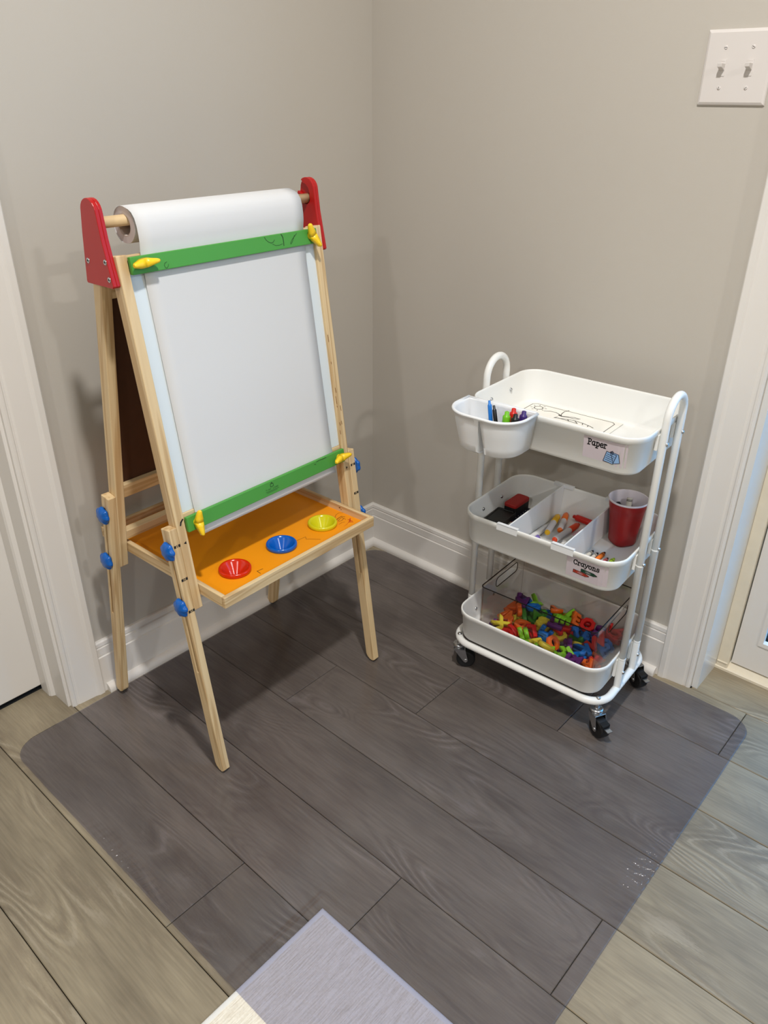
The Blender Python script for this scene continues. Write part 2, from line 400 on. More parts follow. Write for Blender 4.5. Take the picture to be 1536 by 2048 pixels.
# floor: sub-floor slab, single planks where the picture can see them
PW, PY9, PL = 0.16681, -0.0060, 1.22
PX0, PX1, PY0 = -0.105, 3.3, -2.68
fb = MB()
fb.box((-0.4, RY - 0.12, -0.06), (RX + 0.12, 0.4, -0.0085))
floor = struct(fb.build('floor', M_SUB))
far = MB()
ymin = PY9 - 16 * PW
far.box((-0.105, RY, -0.0085), (RX, ymin, 0)); far.box((PX1, ymin, -0.0085), (RX, 0, 0))
o = far.build('laminate', M_FLOORFAR, floor)
JOINT = {0: 0.42, 1: 1.146, 2: 0.858, 3: 0.595, 4: 0.347, 5: 1.144, 6: 0.841, 7: 0.611, 8: 1.02, 9: 0.2, 10: 0.9, 11: 0.5, 12: 0.05, 13: 0.75, 14: 0.33, 15: 1.1, 16: 0.6}
plank_cache = {}
def plank(x0, x1, y0, y1):
    g = 0.0007
    lx, ly = x1 - x0 - 2 * g, y1 - y0 - 2 * g
    key = (round(lx, 3), round(ly, 3))
    if key not in plank_cache:
        e = 0.0012
        b = MB()
        hx, hy = lx / 2, ly / 2
        r = lambda h, k, z: [(-h, -k, z), (h, -k, z), (h, k, z), (-h, k, z)]
        b.rings([r(hx, hy, -0.008), r(hx, hy, -e), r(hx - e, hy - e, 0)], smooth=False, cap1=True)
        p = b.build('plank', M_PLANK, floor)
        plank_cache[key] = p.data
    else:
        p = bpy.data.objects.new('plank', plank_cache[key]); COL.objects.link(p); p.parent = floor
    p.location = ((x0 + x1) / 2, (y0 + y1) / 2, 0)
    return p
for k in range(0, 17):
    y1 = PY9 - (k - 1) * PW; y0 = PY9 - k * PW
    if k == 0: y1 = 0.108
    xs0 = RD0 - 0.012 if k == 0 else PX0
    if k == 0: lim1 = RD1
    else: lim1 = PX1
    cuts = [xs0]
    x = JOINT[k] - 3 * PL
    while x < lim1:
        if x > xs0 + 0.02: cuts.append(x)
        x += PL
    cuts.append(lim1)
    for a, c in zip(cuts[:-1], cuts[1:]): plank(a, c, y0, y1)

# baseboards with quarter-round shoe
BB = [(0, 0.1305), (0.006, 0.1305), (0.0092, 0.1275), (0.0100, 0.1190), (0.0076, 0.1178), (0.0076, 0.1162), (0.0118, 0.1150), (0.0122, 0.0962), (0.0104, 0.0952), (0.0104, 0.0945), (0.0148, 0.0925), (0.0150, 0), (0, 0)]
SHOE = [(0.0150, 0), (0.0150, 0.0200)] + [(0.0150 + 0.0150 * math.sin(math.radians(a)), 0.005 + 0.0150 * math.cos(math.radians(a))) for a in range(8, 91, 9)] + [(0.0300, 0)]
def run_profile(name, prof, p0, p1, nrm, mat, parent=None, miter0=0.0, miter1=0.0):
    """sweeps a wall profile (depth, height) from p0 to p1; miter lengthens an end by miter * depth"""
    p0, p1, nrm = Vector(p0), Vector(p1), Vector(nrm); t = (p1 - p0).normalized()
    rs = []
    for p, mi in ((p0, -miter0), (p1, miter1)):
        rs.append([p + nrm * d + t * (mi * d) + Vector((0, 0, z)) for d, z in prof])
    b = MB(); b.rings(rs, smooth=False, cap0=True, cap1=True)
    return b.build(name, mat, parent)
bl = struct(run_profile('baseboard_left', BB, (0, 0, 0), (0, -0.9326, 0), (1, 0, 0), M_TRIM, miter0=-1.0))
run_profile('shoe_molding', SHOE, (0, 0, 0), (0, -0.926, 0), (1, 0, 0), M_TRIM, bl, miter0=-1.0)
br = struct(run_profile('baseboard_right', BB, (0, 0, 0), (0.9394, 0, 0), (0, -1, 0), M_TRIM, miter0=-1.0))
run_profile('shoe_molding', SHOE, (0, 0, 0), (0.934, 0, 0), (0, -1, 0), M_TRIM, br, miter0=-1.0)

# door casings: (distance from the outer edge, thickness)
CAS = [(0, 0), (0, 0.0170), (0.0020, 0.0185), (0.0130, 0.0185), (0.0160, 0.0165), (0.0210, 0.0150), (0.0400, 0.0135), (0.0580, 0.0122), (0.0620, 0.0105), (0.0660, 0.0105), (0.0680, 0.0118), (0.0720, 0.0118), (0.0765, 0.0085), (0.0765, 0)]
def casing_leg(name, origin, along, nrm, z0, z1, parent=None):
    o3, a3, n3 = Vector(origin), Vector(along), Vector(nrm)
    rs = [[o3 + a3 * w + n3 * d + Vector((0, 0, z)) for w, d in CAS] for z in (z0, z1)]
    b = MB(); b.rings(rs, smooth=False, cap0=True, cap1=True)
    return b.build(name, M_TRIM, parent)
def casing_head(name, p0, p1, nrm, z0, parent=None):
    """head piece; its outer edge is at the top"""
    p0, p1, n3 = Vector(p0), Vector(p1), Vector(nrm)
    rs = [[p + n3 * d + Vector((0, 0, z0 + 0.0765 - w)) for w, d in CAS] for p in (p0, p1)]
    b = MB(); b.rings(rs, smooth=False, cap0=True, cap1=True)
    return b.build(name, M_TRIM, parent)

# left door trim: casing, jamb, stop
t1 = MB(); t1.box((-0.13, LD0 - 0.008, 0), (0.0008, LD0, 2.05)); t1.box((-0.13, LD1, 0), (0.0008, LD1 + 0.008, 2.05)); t1.box((-0.13, LD1 + 0.008, 2.042), (0.0008, LD0 - 0.008, 2.05))
trim_1 = struct(t1.build('trim_1', M_TRIM))
casing_leg('casing', (0, -0.9330, 0), (0, -1, 0), (1, 0, 0), 0.0, 2.055, trim_1)
casing_leg('casing', (0, -1.943, 0), (0, 1, 0), (1, 0, 0), 0.0, 2.055, trim_1)
casing_head('head_casing', (0, -0.933, 0), (0, -1.943, 0), (1, 0, 0), 2.055, trim_1)
for s, yb in ((-1, LD0 - 0.008), (1, LD1 + 0.008)):
    st = MB()
    pr = [(-0.100, 0), (-0.100, 0.011 * s), (-0.066, 0.011 * s), (-0.061, 0.008 * s), (-0.058, 0.002 * s), (-0.057, 0)]
    st.rings([[(x, yb + d, z) for x, d in pr] for z in (0, 2.046)], smooth=False, cap0=True, cap1=True)
    st.build('door_stop', M_TRIM, trim_1)
d1 = MB(); d1.box((-0.139, LD1 + 0.010, 0.012), (-0.101, LD0 - 0.010, 2.039))
door_1 = struct(d1.build('door_1', M_DOOR, bevel=0.002))
# slab under the closed door, its dark colour stands for the gap's shade
slab('door_gap_shade', [((-0.139, LD1, -0.0085), (-0.108, LD0, -0.001))], M_DARK)
slab('wall_beyond', [((-0.40, LD1 - 0.2, -0.06), (-0.38, LD0 + 0.2, 2.3))], M_DARK)

# right (glazed) door trim: casing, jamb, stop strip, threshold
t2 = MB(); t2.box((RD0 - 0.013, -0.0008, 0), (RD0, 0.16, 2.072)); t2.box((RD1, -0.0008, 0), (RD1 + 0.013, 0.16, 2.072)); t2.box((RD0, -0.0008, 2.058), (RD1, 0.16, 2.072))
trim_2 = struct(t2.build('trim_2', plain('gloss_jamb_paint', srgb(222, 222, 220), 0.22, 0.6)))
casing_leg('casing', (0.9394, 0, 0), (1, 0, 0), (0, -1, 0), 0.0, 2.065, trim_2)
casing_leg('casing', (2.020, 0, 0), (-1, 0, 0), (0, -1, 0), 0.0, 2.065, trim_2)
casing_head('head_casing', (0.9394, 0, 0), (2.020, 0, 0), (0, -1, 0), 2.065, trim_2)
b = MB(); b.box((RD0, 0.108, 0.0), (RD0 + 0.027, 0.165, 2.056)); b.build('door_stop', M_THRESH, trim_2, bevel=0.002)
b = MB(); b.box((RD1 - 0.027, 0.108, 0.0), (RD1, 0.165, 2.056)); b.build('door_stop', M_THRESH, trim_2, bevel=0.002)
th = MB()
th.rings([[(x, y, z) for y, z in ((0.106, -0.008), (0.106, 0.006), (0.109, 0.009), (0.116, 0.011), (0.121, 0.018), (0.126, 0.0195), (0.20, 0.0195), (0.20, -0.008))] for x in (RD0, RD1)], smooth=False, cap0=True, cap1=True)
th.build('threshold', M_THRESH, trim_2)
b = MB(); b.box((RD0 + 0.001, 0.106, 0.019), (RD0 + 0.026, 0.125, 0.024)); b.build('sill_block', M_THRESH, trim_2, bevel=0.002)
# door leaf: stiles and rails round the glass
DX0, DX1, DY0, DY1, DZ0, DZ1 = RD0 + 0.030, RD1 - 0.030, 0.120, 0.164, 0.024, 2.05
GX0, GX1, GZ0, GZ1 = DX0 + 0.046, DX1 - 0.10, 0.098, 1.93
d2 = MB()
d2.box((DX0, DY0, DZ0), (GX0, DY1, DZ1)); d2.box((GX1, DY0, DZ0), (DX1, DY1, DZ1)); d2.box((GX0, DY0, DZ0), (GX1, DY1, GZ0)); d2.box((GX0, DY0, GZ1), (GX1, DY1, DZ1))
door_2 = struct(d2.build('door_2', M_DOOR))
gb = MB()
for a, c in (((GX0, DY0 - 0.003, GZ0), (GX0 + 0.010, DY0 + 0.012, GZ1)), ((GX1 - 0.010, DY0 - 0.003, GZ0), (GX1, DY0 + 0.012, GZ1)), ((GX0 + 0.010, DY0 - 0.003, GZ0), (GX1 - 0.010, DY0 + 0.012, GZ0 + 0.010)), ((GX0 + 0.010, DY0 - 0.003, GZ1 - 0.010), (GX1 - 0.010, DY0 + 0.012, GZ1))): gb.box(a, c)
gb.build('glazing_bead', M_DOOR, door_2)
b = MB(); b.box((GX0, DY0 + 0.016, GZ0), (GX1, DY0 + 0.021, GZ1)); b.build('glass_pane', M_GLASS, door_2)
gb = MB()
for a, c in (((GX0, DY0 + 0.022, GZ0), (GX0 + 0.008, DY1 - 0.001, GZ1)), ((GX0 + 0.008, DY0 + 0.022, GZ0), (GX1, DY1 - 0.001, GZ0 + 0.012))): gb.box(a, c)
gb.build('gasket', M_DARK, door_2)
slab('patio_slab', [((-1.0, 0.22, -0.12), (5.5, 6.0, -0.07))], plain('patio_boards', srgb(196, 204, 206), 0.7, var=0.15, vscale=6))

# ------------------------------------------------------------------ light switch
SWX, SWZ = 0.7887, 1.20652
sw = empty('light_switch', (SWX + 0.0581, 0, SWZ + 0.05715), 0, 'white double toggle light switch plate on the wall beside the glazed door', 'switch')
b = MB()
hx, hz = 0.0581, 0.05715
R = lambda k, h: [(-(hx - k), -h, -(hz - k)), ((hx - k), -h, -(hz - k)), ((hx - k), -h, (hz - k)), (-(hx - k), -h, (hz - k))]
b.rings([R(0, 0), R(0, 0.0015), R(0.0015, 0.0040), R(0.0050, 0.0058)], smooth=False, cap1=True)
M_SW = plain('switch_plastic', srgb(216, 210, 205), 0.4)
b.build('wall_plate', M_SW, sw, bevel=0.0006)
for sx in (-0.023, 0.023):
    t = MB(); t.box((sx - 0.0052, -0.0066, -0.0125), (sx + 0.0052, -0.0056, 0.0125)); t.box((sx - 0.0036, -0.0070, 0.0095), (sx + 0.0036, -0.0065, 0.0115))
    col = t.build('toggle_collar', M_SW, sw)
    t = MB()
    # lever pointing outwards and slightly up
    t.rings([[(sx - 0.0042, -0.0056, -0.0045), (sx + 0.0042, -0.0056, -0.0045), (sx + 0.0042, -0.0056, 0.0065), (sx - 0.0042, -0.0056, 0.0065)],
             [(sx - 0.0038, -0.0205, 0.0010), (sx + 0.0038, -0.0205, 0.0010), (sx + 0.0038, -0.0215, 0.0070), (sx - 0.0038, -0.0215, 0.0070)]], smooth=False, cap0=True, cap1=True)
    t.build('toggle', M_SW, sw, bevel=0.0006)
    for zz, ang in ((0.0303, 0.05 if sx < 0 else -0.5), (-0.0303, 1.3 if sx < 0 else 0.8)):
        s_ = MB(); Mx = frame((sx, -0.0056, zz), (math.cos(ang), 0, math.sin(ang)), (-math.sin(ang), 0, math.cos(ang)), (0, -1, 0))
        s_.lathe([(0.0030, 0), (0.0030, 0.0008), (0.0022, 0.0014)], 14, 0, Mx, cap1=True)
        s_.box((-0.0024, -0.0003, 0.0013), (0.0024, 0.0003, 0.0016), 1, Mx)
        s_.build('screw', [M_SW, M_DARK], sw)

# ------------------------------------------------------------------ rug and clear mat
def rug_mat():
    m, nt, b = mat_base('cream_ribbed_weave')
    L = nt.links.new
    tc = N(nt, 'ShaderNodeTexCoord')
    mp = N(nt, 'ShaderNodeMapping'); mp.inputs['Scale'].default_value = (420, 26, 1); L(tc.outputs['Object'], mp.inputs['Vector'])
    n = N(nt, 'ShaderNodeTexNoise', Scale=1.0, Detail=2.0); L(mp.outputs[0], n.inputs['Vector'])
    n2 = N(nt, 'ShaderNodeTexNoise', Scale=300.0, Detail=2.0); L(tc.outputs['Object'], n2.inputs['Vector'])
    ad = N(nt, 'ShaderNodeMath', operation='MULTIPLY_ADD'); ad.inputs[1].default_value = 0.4; L(n2.outputs['Fac'], ad.inputs[0]); L(n.outputs['Fac'], ad.inputs[2])
    r = N(nt, 'ShaderNodeValToRGB'); L(ad.outputs[0], r.inputs[0])
    r.color_ramp.elements[0].position = 0.45; r.color_ramp.elements[0].color = srgb(214, 204, 184)
    r.color_ramp.elements[1].position = 0.85; r.color_ramp.elements[1].color = srgb(240, 233, 216)
    L(r.outputs[0], b.inputs['Base Color']); b.inputs['Roughness'].default_value = 0.95
    bp = N(nt, 'ShaderNodeBump', Strength=0.8, Distance=0.0015); L(ad.outputs[0], bp.inputs['Height']); L(bp.outputs[0], b.inputs['Normal'])
    return m
M_RUG = rug_mat()
M_BIND = plain('rug_binding', srgb(228, 226, 218), 0.9, var=0.05, vscale=150, bump=0.4, bscale=500)
RGX, RGY, RGH = 0.781, -0.976, 0.0045
rug = empty('area_rug', (RGX, RGY, 0), 0, 'pale ribbed area rug corner lying half under the clear floor mat', 'rug')
b = MB(); b.box((0.008, -1.35, 0.0005), (1.75, -0.008, RGH)); b.build('pile', M_RUG, rug)
b = MB()
bp_ = [(0.0, 0.0), (-0.0002, 0.0022), (0.0010, 0.0040), (0.0035, 0.0050), (0.0070, 0.0052), (0.0095, 0.0044)]
b.rings([[(d, -1.35, z) for d, z in bp_], [(d, -d, z) for d, z in bp_], [(1.75, -d, z) for d, z in bp_]], 0, True, closed=False)
b.build('binding', M_BIND, rug)

MX0, MX1, MY0, MY1, MR = 0.033, 1.172, -1.1630, -0.0325, 0.055
def saw(t):
    # small asymmetric ridges, 3 mm high: one third rising, two thirds falling
    t -= math.floor(t)
    return 0.0030 * (t * 3 if t < 1 / 3 else 1.5 * (1 - t))
def mat_height(x, y):
    # drapes over the rug
    d = max(RGX - 0.012 - x, y - (RGY + 0.012), 0) if True else 0
    t = max(0.0, min(1.0, 1 - d / 0.014)); t = t * t * (3 - 2 * t)
    z = lerp(0.0003, RGH + 0.0014, t)
    # free edges curl up a little
    for e, am in ((y - MY0, 0.0035), (MX1 - x, 0.0030)):
        if e < 0.035:
            w = 0.65 + 0.35 * math.sin(x * 31 + y * 23)
            z += am * w * ((0.035 - e) / 0.035) ** 2 * (1 - t)
    # ridges added on two stretches of the free edge, shaped to catch lamp glints
    w = math.exp(-((y + 0.535) / 0.095) ** 2) * max(0.0, min(1.0, (x - (MX1 - 0.075)) / 0.045))
    z += w * saw((y + 0.535 - 0.2 * (x - MX1)) / 0.018)
    w = math.exp(-((x - 0.430) / 0.100) ** 2) * max(0.0, min(1.0, (MY0 + 0.036 - y) / 0.022))
    z += w * saw(-(x - 0.415 - 0.2 * (y - MY0)) / 0.018)
    return z
def mat_xy(u, v):
    x, y = lerp(MX0, MX1, u), lerp(MY0, MY1, v)
    for cx, cy, sx, sy in ((MX0, MY0, 1, 1), (MX1, MY0, -1, 1), (MX0, MY1, 1, -1), (MX1, MY1, -1, -1)):
        a, c = (x - cx) * sx, (y - cy) * sy       # distances inwards from the corner
        if a < MR and c < MR:
            p, q = MR - a, MR - c                 # square [0,MR]^2 seen from the arc centre
            m_ = max(p, q)
            if m_ > 0:
                l = math.hypot(p, q); p, q = p * m_ / l, q * m_ / l
            return cx + sx * (MR - p), cy + sy * (MR - q)
    return x, y
NM = 380
mb = MB(); top, bot = [], []
verts = []
for j in range(NM + 1):
    for i in range(NM + 1):
        x, y = mat_xy(i / NM, j / NM); verts.append((x, y, mat_height(x, y)))
n0 = len(verts)
verts += [(x, y, z + 0.0015) for x, y, z in verts]
faces = []
idx = lambda i, j: j * (NM + 1) + i
for j in range(NM):
    for i in range(NM):
        faces.append((n0 + idx(i, j), n0 + idx(i + 1, j), n0 + idx(i + 1, j + 1), n0 + idx(i, j + 1)))
        faces.append((idx(i, j + 1), idx(i + 1, j + 1), idx(i + 1, j), idx(i, j)))
edge = [(i, 0) for i in range(NM)] + [(NM, j) for j in range(NM)] + [(i, NM) for i in range(NM, 0, -1)] + [(0, j) for j in range(NM, 0, -1)]
for k in range(len(edge)):
    a, c = idx(*edge[k]), idx(*edge[(k + 1) % len(edge)])
    faces.append((a, c, n0 + c, n0 + a))
mb.add(verts, faces, 0, True)
mat_o = tag(mb.build('floor_mat', M_MAT, recalc=False), 'clear vinyl floor mat with rounded corners under the easel and cart', 'mat')

# ------------------------------------------------------------------ easel
EO = Vector((0.21914, -0.66764, 0)); ETH = 0.0244
EA, EWL, EWS, ED, EB = 0.2414, 0.0172, 0.0188, 0.0243, 0.2240
EFF, EAF, EFR, EAR = 0.1946, 0.1366, -0.1680, 0.1775
easel = empty('art_easel', EO, ETH, 'wooden double-sided easel with red top brackets, green clamp bars and orange tray', 'easel')
FM = frame((EFF, 0, 0), (math.cos(EAF), 0, math.sin(EAF)), (0, 1, 0), (-math.sin(EAF), 0, math.cos(EAF)))
RM = frame((EFR, 0, 0), (math.cos(EAR), 0, -math.sin(EAR)), (0, 1, 0), (math.sin(EAR), 0, math.cos(EAR)))
def stick(name, d0, d1, s0, s1, l0, l1, Mx, mat=None, parent=None, bevel=0.0016):
    b = MB(); b.box((d0, s0, l0), (d1, s1, l1))
    return b.build(name, mat or M_PINE, parent or easel, Mx, bevel=bevel)
def extrude2d(b, pts, caps, loops, s0, s1, mat=0):
    """caps: faces over pts in (d, l); loops: outline index loops that become side walls along s"""
    n = len(pts)
    v = [(d, s0, l) for d, l in pts] + [(d, s1, l) for d, l in pts]
    f = [tuple(c) for c in caps] + [tuple(n + i for i in reversed(c)) for c in caps]
    for lp in loops:
        for k in range(len(lp)):
            i, j = lp[k], lp[(k + 1) % len(lp)]
            f.append((i, n + i, n + j, j))
    b.add(v, f, mat)
def leg(Mx, sgn, rear):
    """adjustable lower leg with a through slot, rounded foot and a rubber pad"""
    d0, d1 = -ED, 0.0
    top, hs0, hs1 = 0.547, 0.246, 0.520
    hc = -0.0095 if not rear else -0.0150
    h0, h1 = hc - 0.0024, hc + 0.0024
    if not rear:
        foot = [(d0, 0.020), (d0 + 0.003, 0.0125), (d0 + 0.010, 0.0062), (d1 - 0.006, 0.0040), (d1, 0.0075)]
    else:
        foot = [(d0, 0.0095), (d0 + 0.004, 0.0052), (d1 - 0.009, 0.0055), (d1 - 0.002, 0.0110), (d1, 0.0180)]
    pts = [(d0, hs1), (d0, hs0)] + foot + [(d1, hs0), (d1, hs1), (d1, top), (d0, top), (h0, hs0), (h1, hs0), (h1, hs1), (h0, hs1)]
    k = 2 + len(foot)
    A, B, H = k, k + 1, k + 4                     # right slot ends, hole start
    caps = [list(range(1, k + 1)) + [H + 1, H], [0, 1, H, H + 3], [A, B, H + 2, H + 1], [B, B + 1, B + 2, 0, H + 3, H + 2]]
    loops = [list(range(0, k + 4)), [H, H + 3, H + 2, H + 1]]
    s0, s1 = (sgn * EB, sgn * (EB + EWL))
    b = MB(); extrude2d(b, pts, caps, loops, min(s0, s1) + 0.0002, max(s0, s1))
    lg = b.build('leg', M_PINE, easel, Mx, bevel=0.0013)
    b = MB(); b.rings([[(d, s, l) for d, l in ((foot[1][0] + 0.001, foot[1][1] - 0.0008), (foot[2][0], foot[2][1] - 0.003), (foot[3][0], foot[3][1] - 0.0018), (foot[3][0] + 0.002, foot[3][1] + 0.002), (foot[2][0], foot[2][1] + 0.002))] for s in (min(s0, s1) + 0.002, max(s0, s1) - 0.002)], smooth=False, cap0=True, cap1=True)
    b.build('foot_pad', M_RUBBER, lg)
    for lk in (0.506, 0.391) if not rear else (0.504, 0.391):
        kb = MB(); segs = 42; prof = [(0.0135, 0.0), (0.0158, 0.0022), (0.0160, 0.0050), (0.0140, 0.0088), (0.0095, 0.0115), (0.0040, 0.0126), (0.0006, 0.0128)]
        Mk = axis_frame((hc, sgn * (EB + EWL), lk), (0, sgn, 0))
        rs = [[((1.12 * r * (1 + (0.075 if r > 0.008 else 0.01) * math.cos(7 * a))) * math.cos(a), (1.12 * r * (1 + (0.075 if r > 0.008 else 0.01) * math.cos(7 * a))) * math.sin(a), z) for a in [2 * math.pi * i / segs for i in range(segs)]] for r, z in prof]
        kb.rings(rs, 0, True, True, True, Mk)
        kb.build('knob', M_BLUE, lg)
    return lg
legs = [leg(FM, -1, False), leg(FM, 1, False), leg(RM, -1, True), leg(RM, 1, True)]
for sgn in (-1, 1):
    a, c = sgn * EB, sgn * (EB - EWS)
    stick('front_stile', -ED, 0, min(a, c), max(a, c), 0.377, 1.008, FM)
    stick('rear_stile', -ED, 0, min(a, c), max(a, c), 0.372, 0.985, RM)
SI = EB - EWS
stick('front_rail', -0.0215, -0.0040, -SI, SI, 0.978, 1.0065, FM, M_PINEY)
stick('front_rail', -0.0215, -0.0040, -SI, SI, 0.532, 0.5655, FM, M_PINEY)
stick('rear_rail', -0.0215, -0.0015, -SI, SI, 0.935, 0.972, RM, M_PINEY)
stick('rear_rail', -0.0215, -0.0015, -SI, SI, 0.536, 0.5655, RM, M_PINEY)
stick('rear_rail', -0.0170, -0.0010, -SI, SI, 0.434, 0.456, RM, M_PINEY)
stick('whiteboard', -0.0095, -0.0062, -SI, SI, 0.5656, 0.9779, FM, M_BOARD, bevel=0.0005)
b = MB(); b.box((-0.0150, -SI, 0.5656), (-0.0115, SI, 0.9349), 0); b.box((-0.0165, -SI, 0.5656), (-0.0151, SI, 0.9349), 1)
b.build('chalkboard', [M_HARD, M_CHALK], easel, RM)

def fl_bar(u, v): return (0.0074, u, v)
for l0, l1, low in ((0.977, 1.004, False), (0.531, 0.5595, True)):
    bar = stick('clamp_bar', -0.0008, 0.0071, -SI + 0.0005, SI - 0.0005, l0, l1, FM, M_GREEN, bevel=0.0012)
    lm_ = (l0 + l1) / 2 + (0.002 if not low else 0)
    for sy in (-0.185, 0.187):
        # wing nut: hub and two blunt wings
        ang = {(-1, False): 0.06, (1, False): 2.05, (-1, True): 1.50, (1, True): 0.10}[(1 if sy > 0 else -1, low)]
        w = MB()
        Mw = frame((0.0070, sy, lm_), (0, math.cos(ang), math.sin(ang)), (0, -math.sin(ang), math.cos(ang)), (1, 0, 0))
        w.lathe([(0.0072, 0), (0.0068, 0.008), (0.0050, 0.0125), (0.0008, 0.013)], 18, 0, Mw, cap1=True)
        for q in (1, -1):
            rs = []
            for t, hw, z0, z1 in [(a_ * 1.22, b_ * 1.30, c_, d_) for a_, b_, c_, d_ in ((0.000, 0.0062, 0.0035, 0.0125), (0.006, 0.0058, 0.0050, 0.0135), (0.012, 0.0042, 0.0075, 0.0150), (0.0175, 0.0030, 0.0100, 0.0165), (0.0195, 0.0016, 0.0115, 0.0160))]:
                rs.append([(q * t, -hw, z0), (q * t, -hw * 0.75, z1), (q * t, 0, z1 + 0.0008), (q * t, hw * 0.75, z1), (q * t, hw, z0), (q * t, 0, z0 - 0.0006)])
            w.rings(rs, 0, True, True, True, Mw)
        w.build('wing_nut', M_YELLOW, bar)
    pk = MB()
    if not low:
        pk.ribbon([(0.073, 1.0022), (0.076, 0.997), (0.081, 0.9930), (0.087, 0.9905), (0.092, 0.9913), (0.096, 0.9948)], 0.0010, fl_bar)
        pk.ribbon([(0.090, 0.9885), (0.097, 0.985), (0.106, 0.9845), (0.114, 0.986)], 0.0008, fl_bar)
        pk.ribbon([(0.1135, 1.0025), (0.1155, 0.9995), (0.1170, 0.9965), (0.1172, 0.990), (0.1168, 0.9827)], 0.0018, fl_bar)
        pk.ribbon([(0.152, 0.9998), (0.146, 0.9955), (0.139, 0.9905), (0.134, 0.985), (0.1345, 0.983), (0.139, 0.9865), (0.143, 0.9925), (0.146, 0.997)], 0.0010, fl_bar)
        pk.ribbon([(-0.1395, 0.9885), (-0.1435, 0.987), (-0.1455, 0.9835), (-0.1440, 0.9800), (-0.1415, 0.9790), (-0.1385, 0.9815), (-0.1370, 0.9845)], 0.0008, fl_bar)
    else:
        pk.ribbon([(0.122, 0.5570), (0.130, 0.5580), (0.142, 0.5572), (0.150, 0.5575)], 0.0014, fl_bar)
        pk.ribbon([(0.115, 0.5535), (0.119, 0.5525)], 0.0014, fl_bar)
    pk.build('pen_scribble', M_INKB, bar, FM, recalc=False)['kind'] = 'stuff'
    bar.children[-1].matrix_local = Matrix.Identity(4)
    for ch in bar.children:
        ch.matrix_parent_inverse = Matrix.Identity(4); ch.matrix_local = Matrix.Identity(4)
    if low:
        # printed house mark, a line of small capitals and two fine lines
        lg = MB()
        cx, c0 = -0.003, 0.5462
        house = [(-0.0036, 0.0015), (-0.0036, 0.0062), (0.0, 0.0098), (0.0036, 0.0062), (0.0036, 0.0015), (-0.0036, 0.0015)]
        lg.ribbon([(cx + x, c0 + y) for x, y in house], 0.0013, fl_bar)
        lg.ribbon([(cx - 0.0020, c0 + 0.0076), (cx + 0.0020, c0 + 0.0076)], 0.0016, fl_bar)
        x = cx - 0.0165
        caps_ = {'T': [[(0, 1), (1, 1)], [(.5, 1), (.5, 0)]], 'I': [[(.5, 0), (.5, 1)]], 'N': [[(0, 0), (0, 1), (1, 0), (1, 1)]], 'Y': [[(0, 1), (.5, .5), (1, 1)], [(.5, .5), (.5, 0)]], 'L': [[(0, 1), (0, 0), (1, 0)]], 'A': [[(0, 0), (.5, 1), (1, 0)], [(.2, .4), (.8, .4)]], 'D': [[(0, 0), (0, 1), (.7, .85), (1, .5), (.7, .15), (0, 0)]], ' ': []}
        for ch in 'TINY LAND':
            for st in caps_[ch]:
                lg.ribbon([(x + px * 0.0022, 0.5425 + py * 0.0026) for px, py in st], 0.0006, fl_bar)
            x += 0.0037
        lg.ribbon([(cx - 0.0165, 0.5398), (cx + 0.0165, 0.5398)], 0.0008, fl_bar)
        lg.ribbon([(cx - 0.0145, 0.5376), (cx + 0.0120, 0.5376)], 0.0006, fl_bar)
        lo = lg.build('printed_mark', M_INKB, bar, recalc=False); lo.matrix_local = Matrix.Identity(4)

# height marks on the legs and arrows on the stiles
def mark_block(b, s0, l, digit, fn, mir):
    w, h_ = 0.0042, 0.0052
    b.poly([(s0, l - h_ / 2), (s0 + w, l - h_ / 2), (s0 + w, l + h_ / 2), (s0, l + h_ / 2)], fn)
    b.poly([(s0 + 0.0092, l - h_ / 2), (s0 + 0.0092 + w, l - h_ / 2), (s0 + 0.0092 + w, l + h_ / 2), (s0 + 0.0092, l + h_ / 2)], fn)
    g = {'1': [[(.2, .75), (.5, 1), (.5, 0)]], '2': [[(0, .8), (.3, 1), (.8, .9), (.8, .6), (0, 0), (.9, 0)]], '3': [[(0, .9), (.5, 1), (.9, .8), (.4, .52), (.9, .25), (.5, 0), (0, .1)]]}[digit]
    for st in g:
        b.ribbon([(s0 + 0.0053 + x * 0.0028, l - 0.0022 + y * 0.0044) for x, y in st], 0.0011, fn)
fdec = lambda u, v: (0.00035, u, v)
for i, sgn in ((0, -1), (1, 1)):
    b = MB()
    for dg, l in (('1', 0.513), ('2', 0.446), ('3', 0.380)):
        s0 = -0.2375 if sgn < 0 else 0.2260
        mark_block(b, s0, l, dg, fdec, False)
        o = b.build('height_mark', M_INK, legs[i], recalc=False); b = MB()
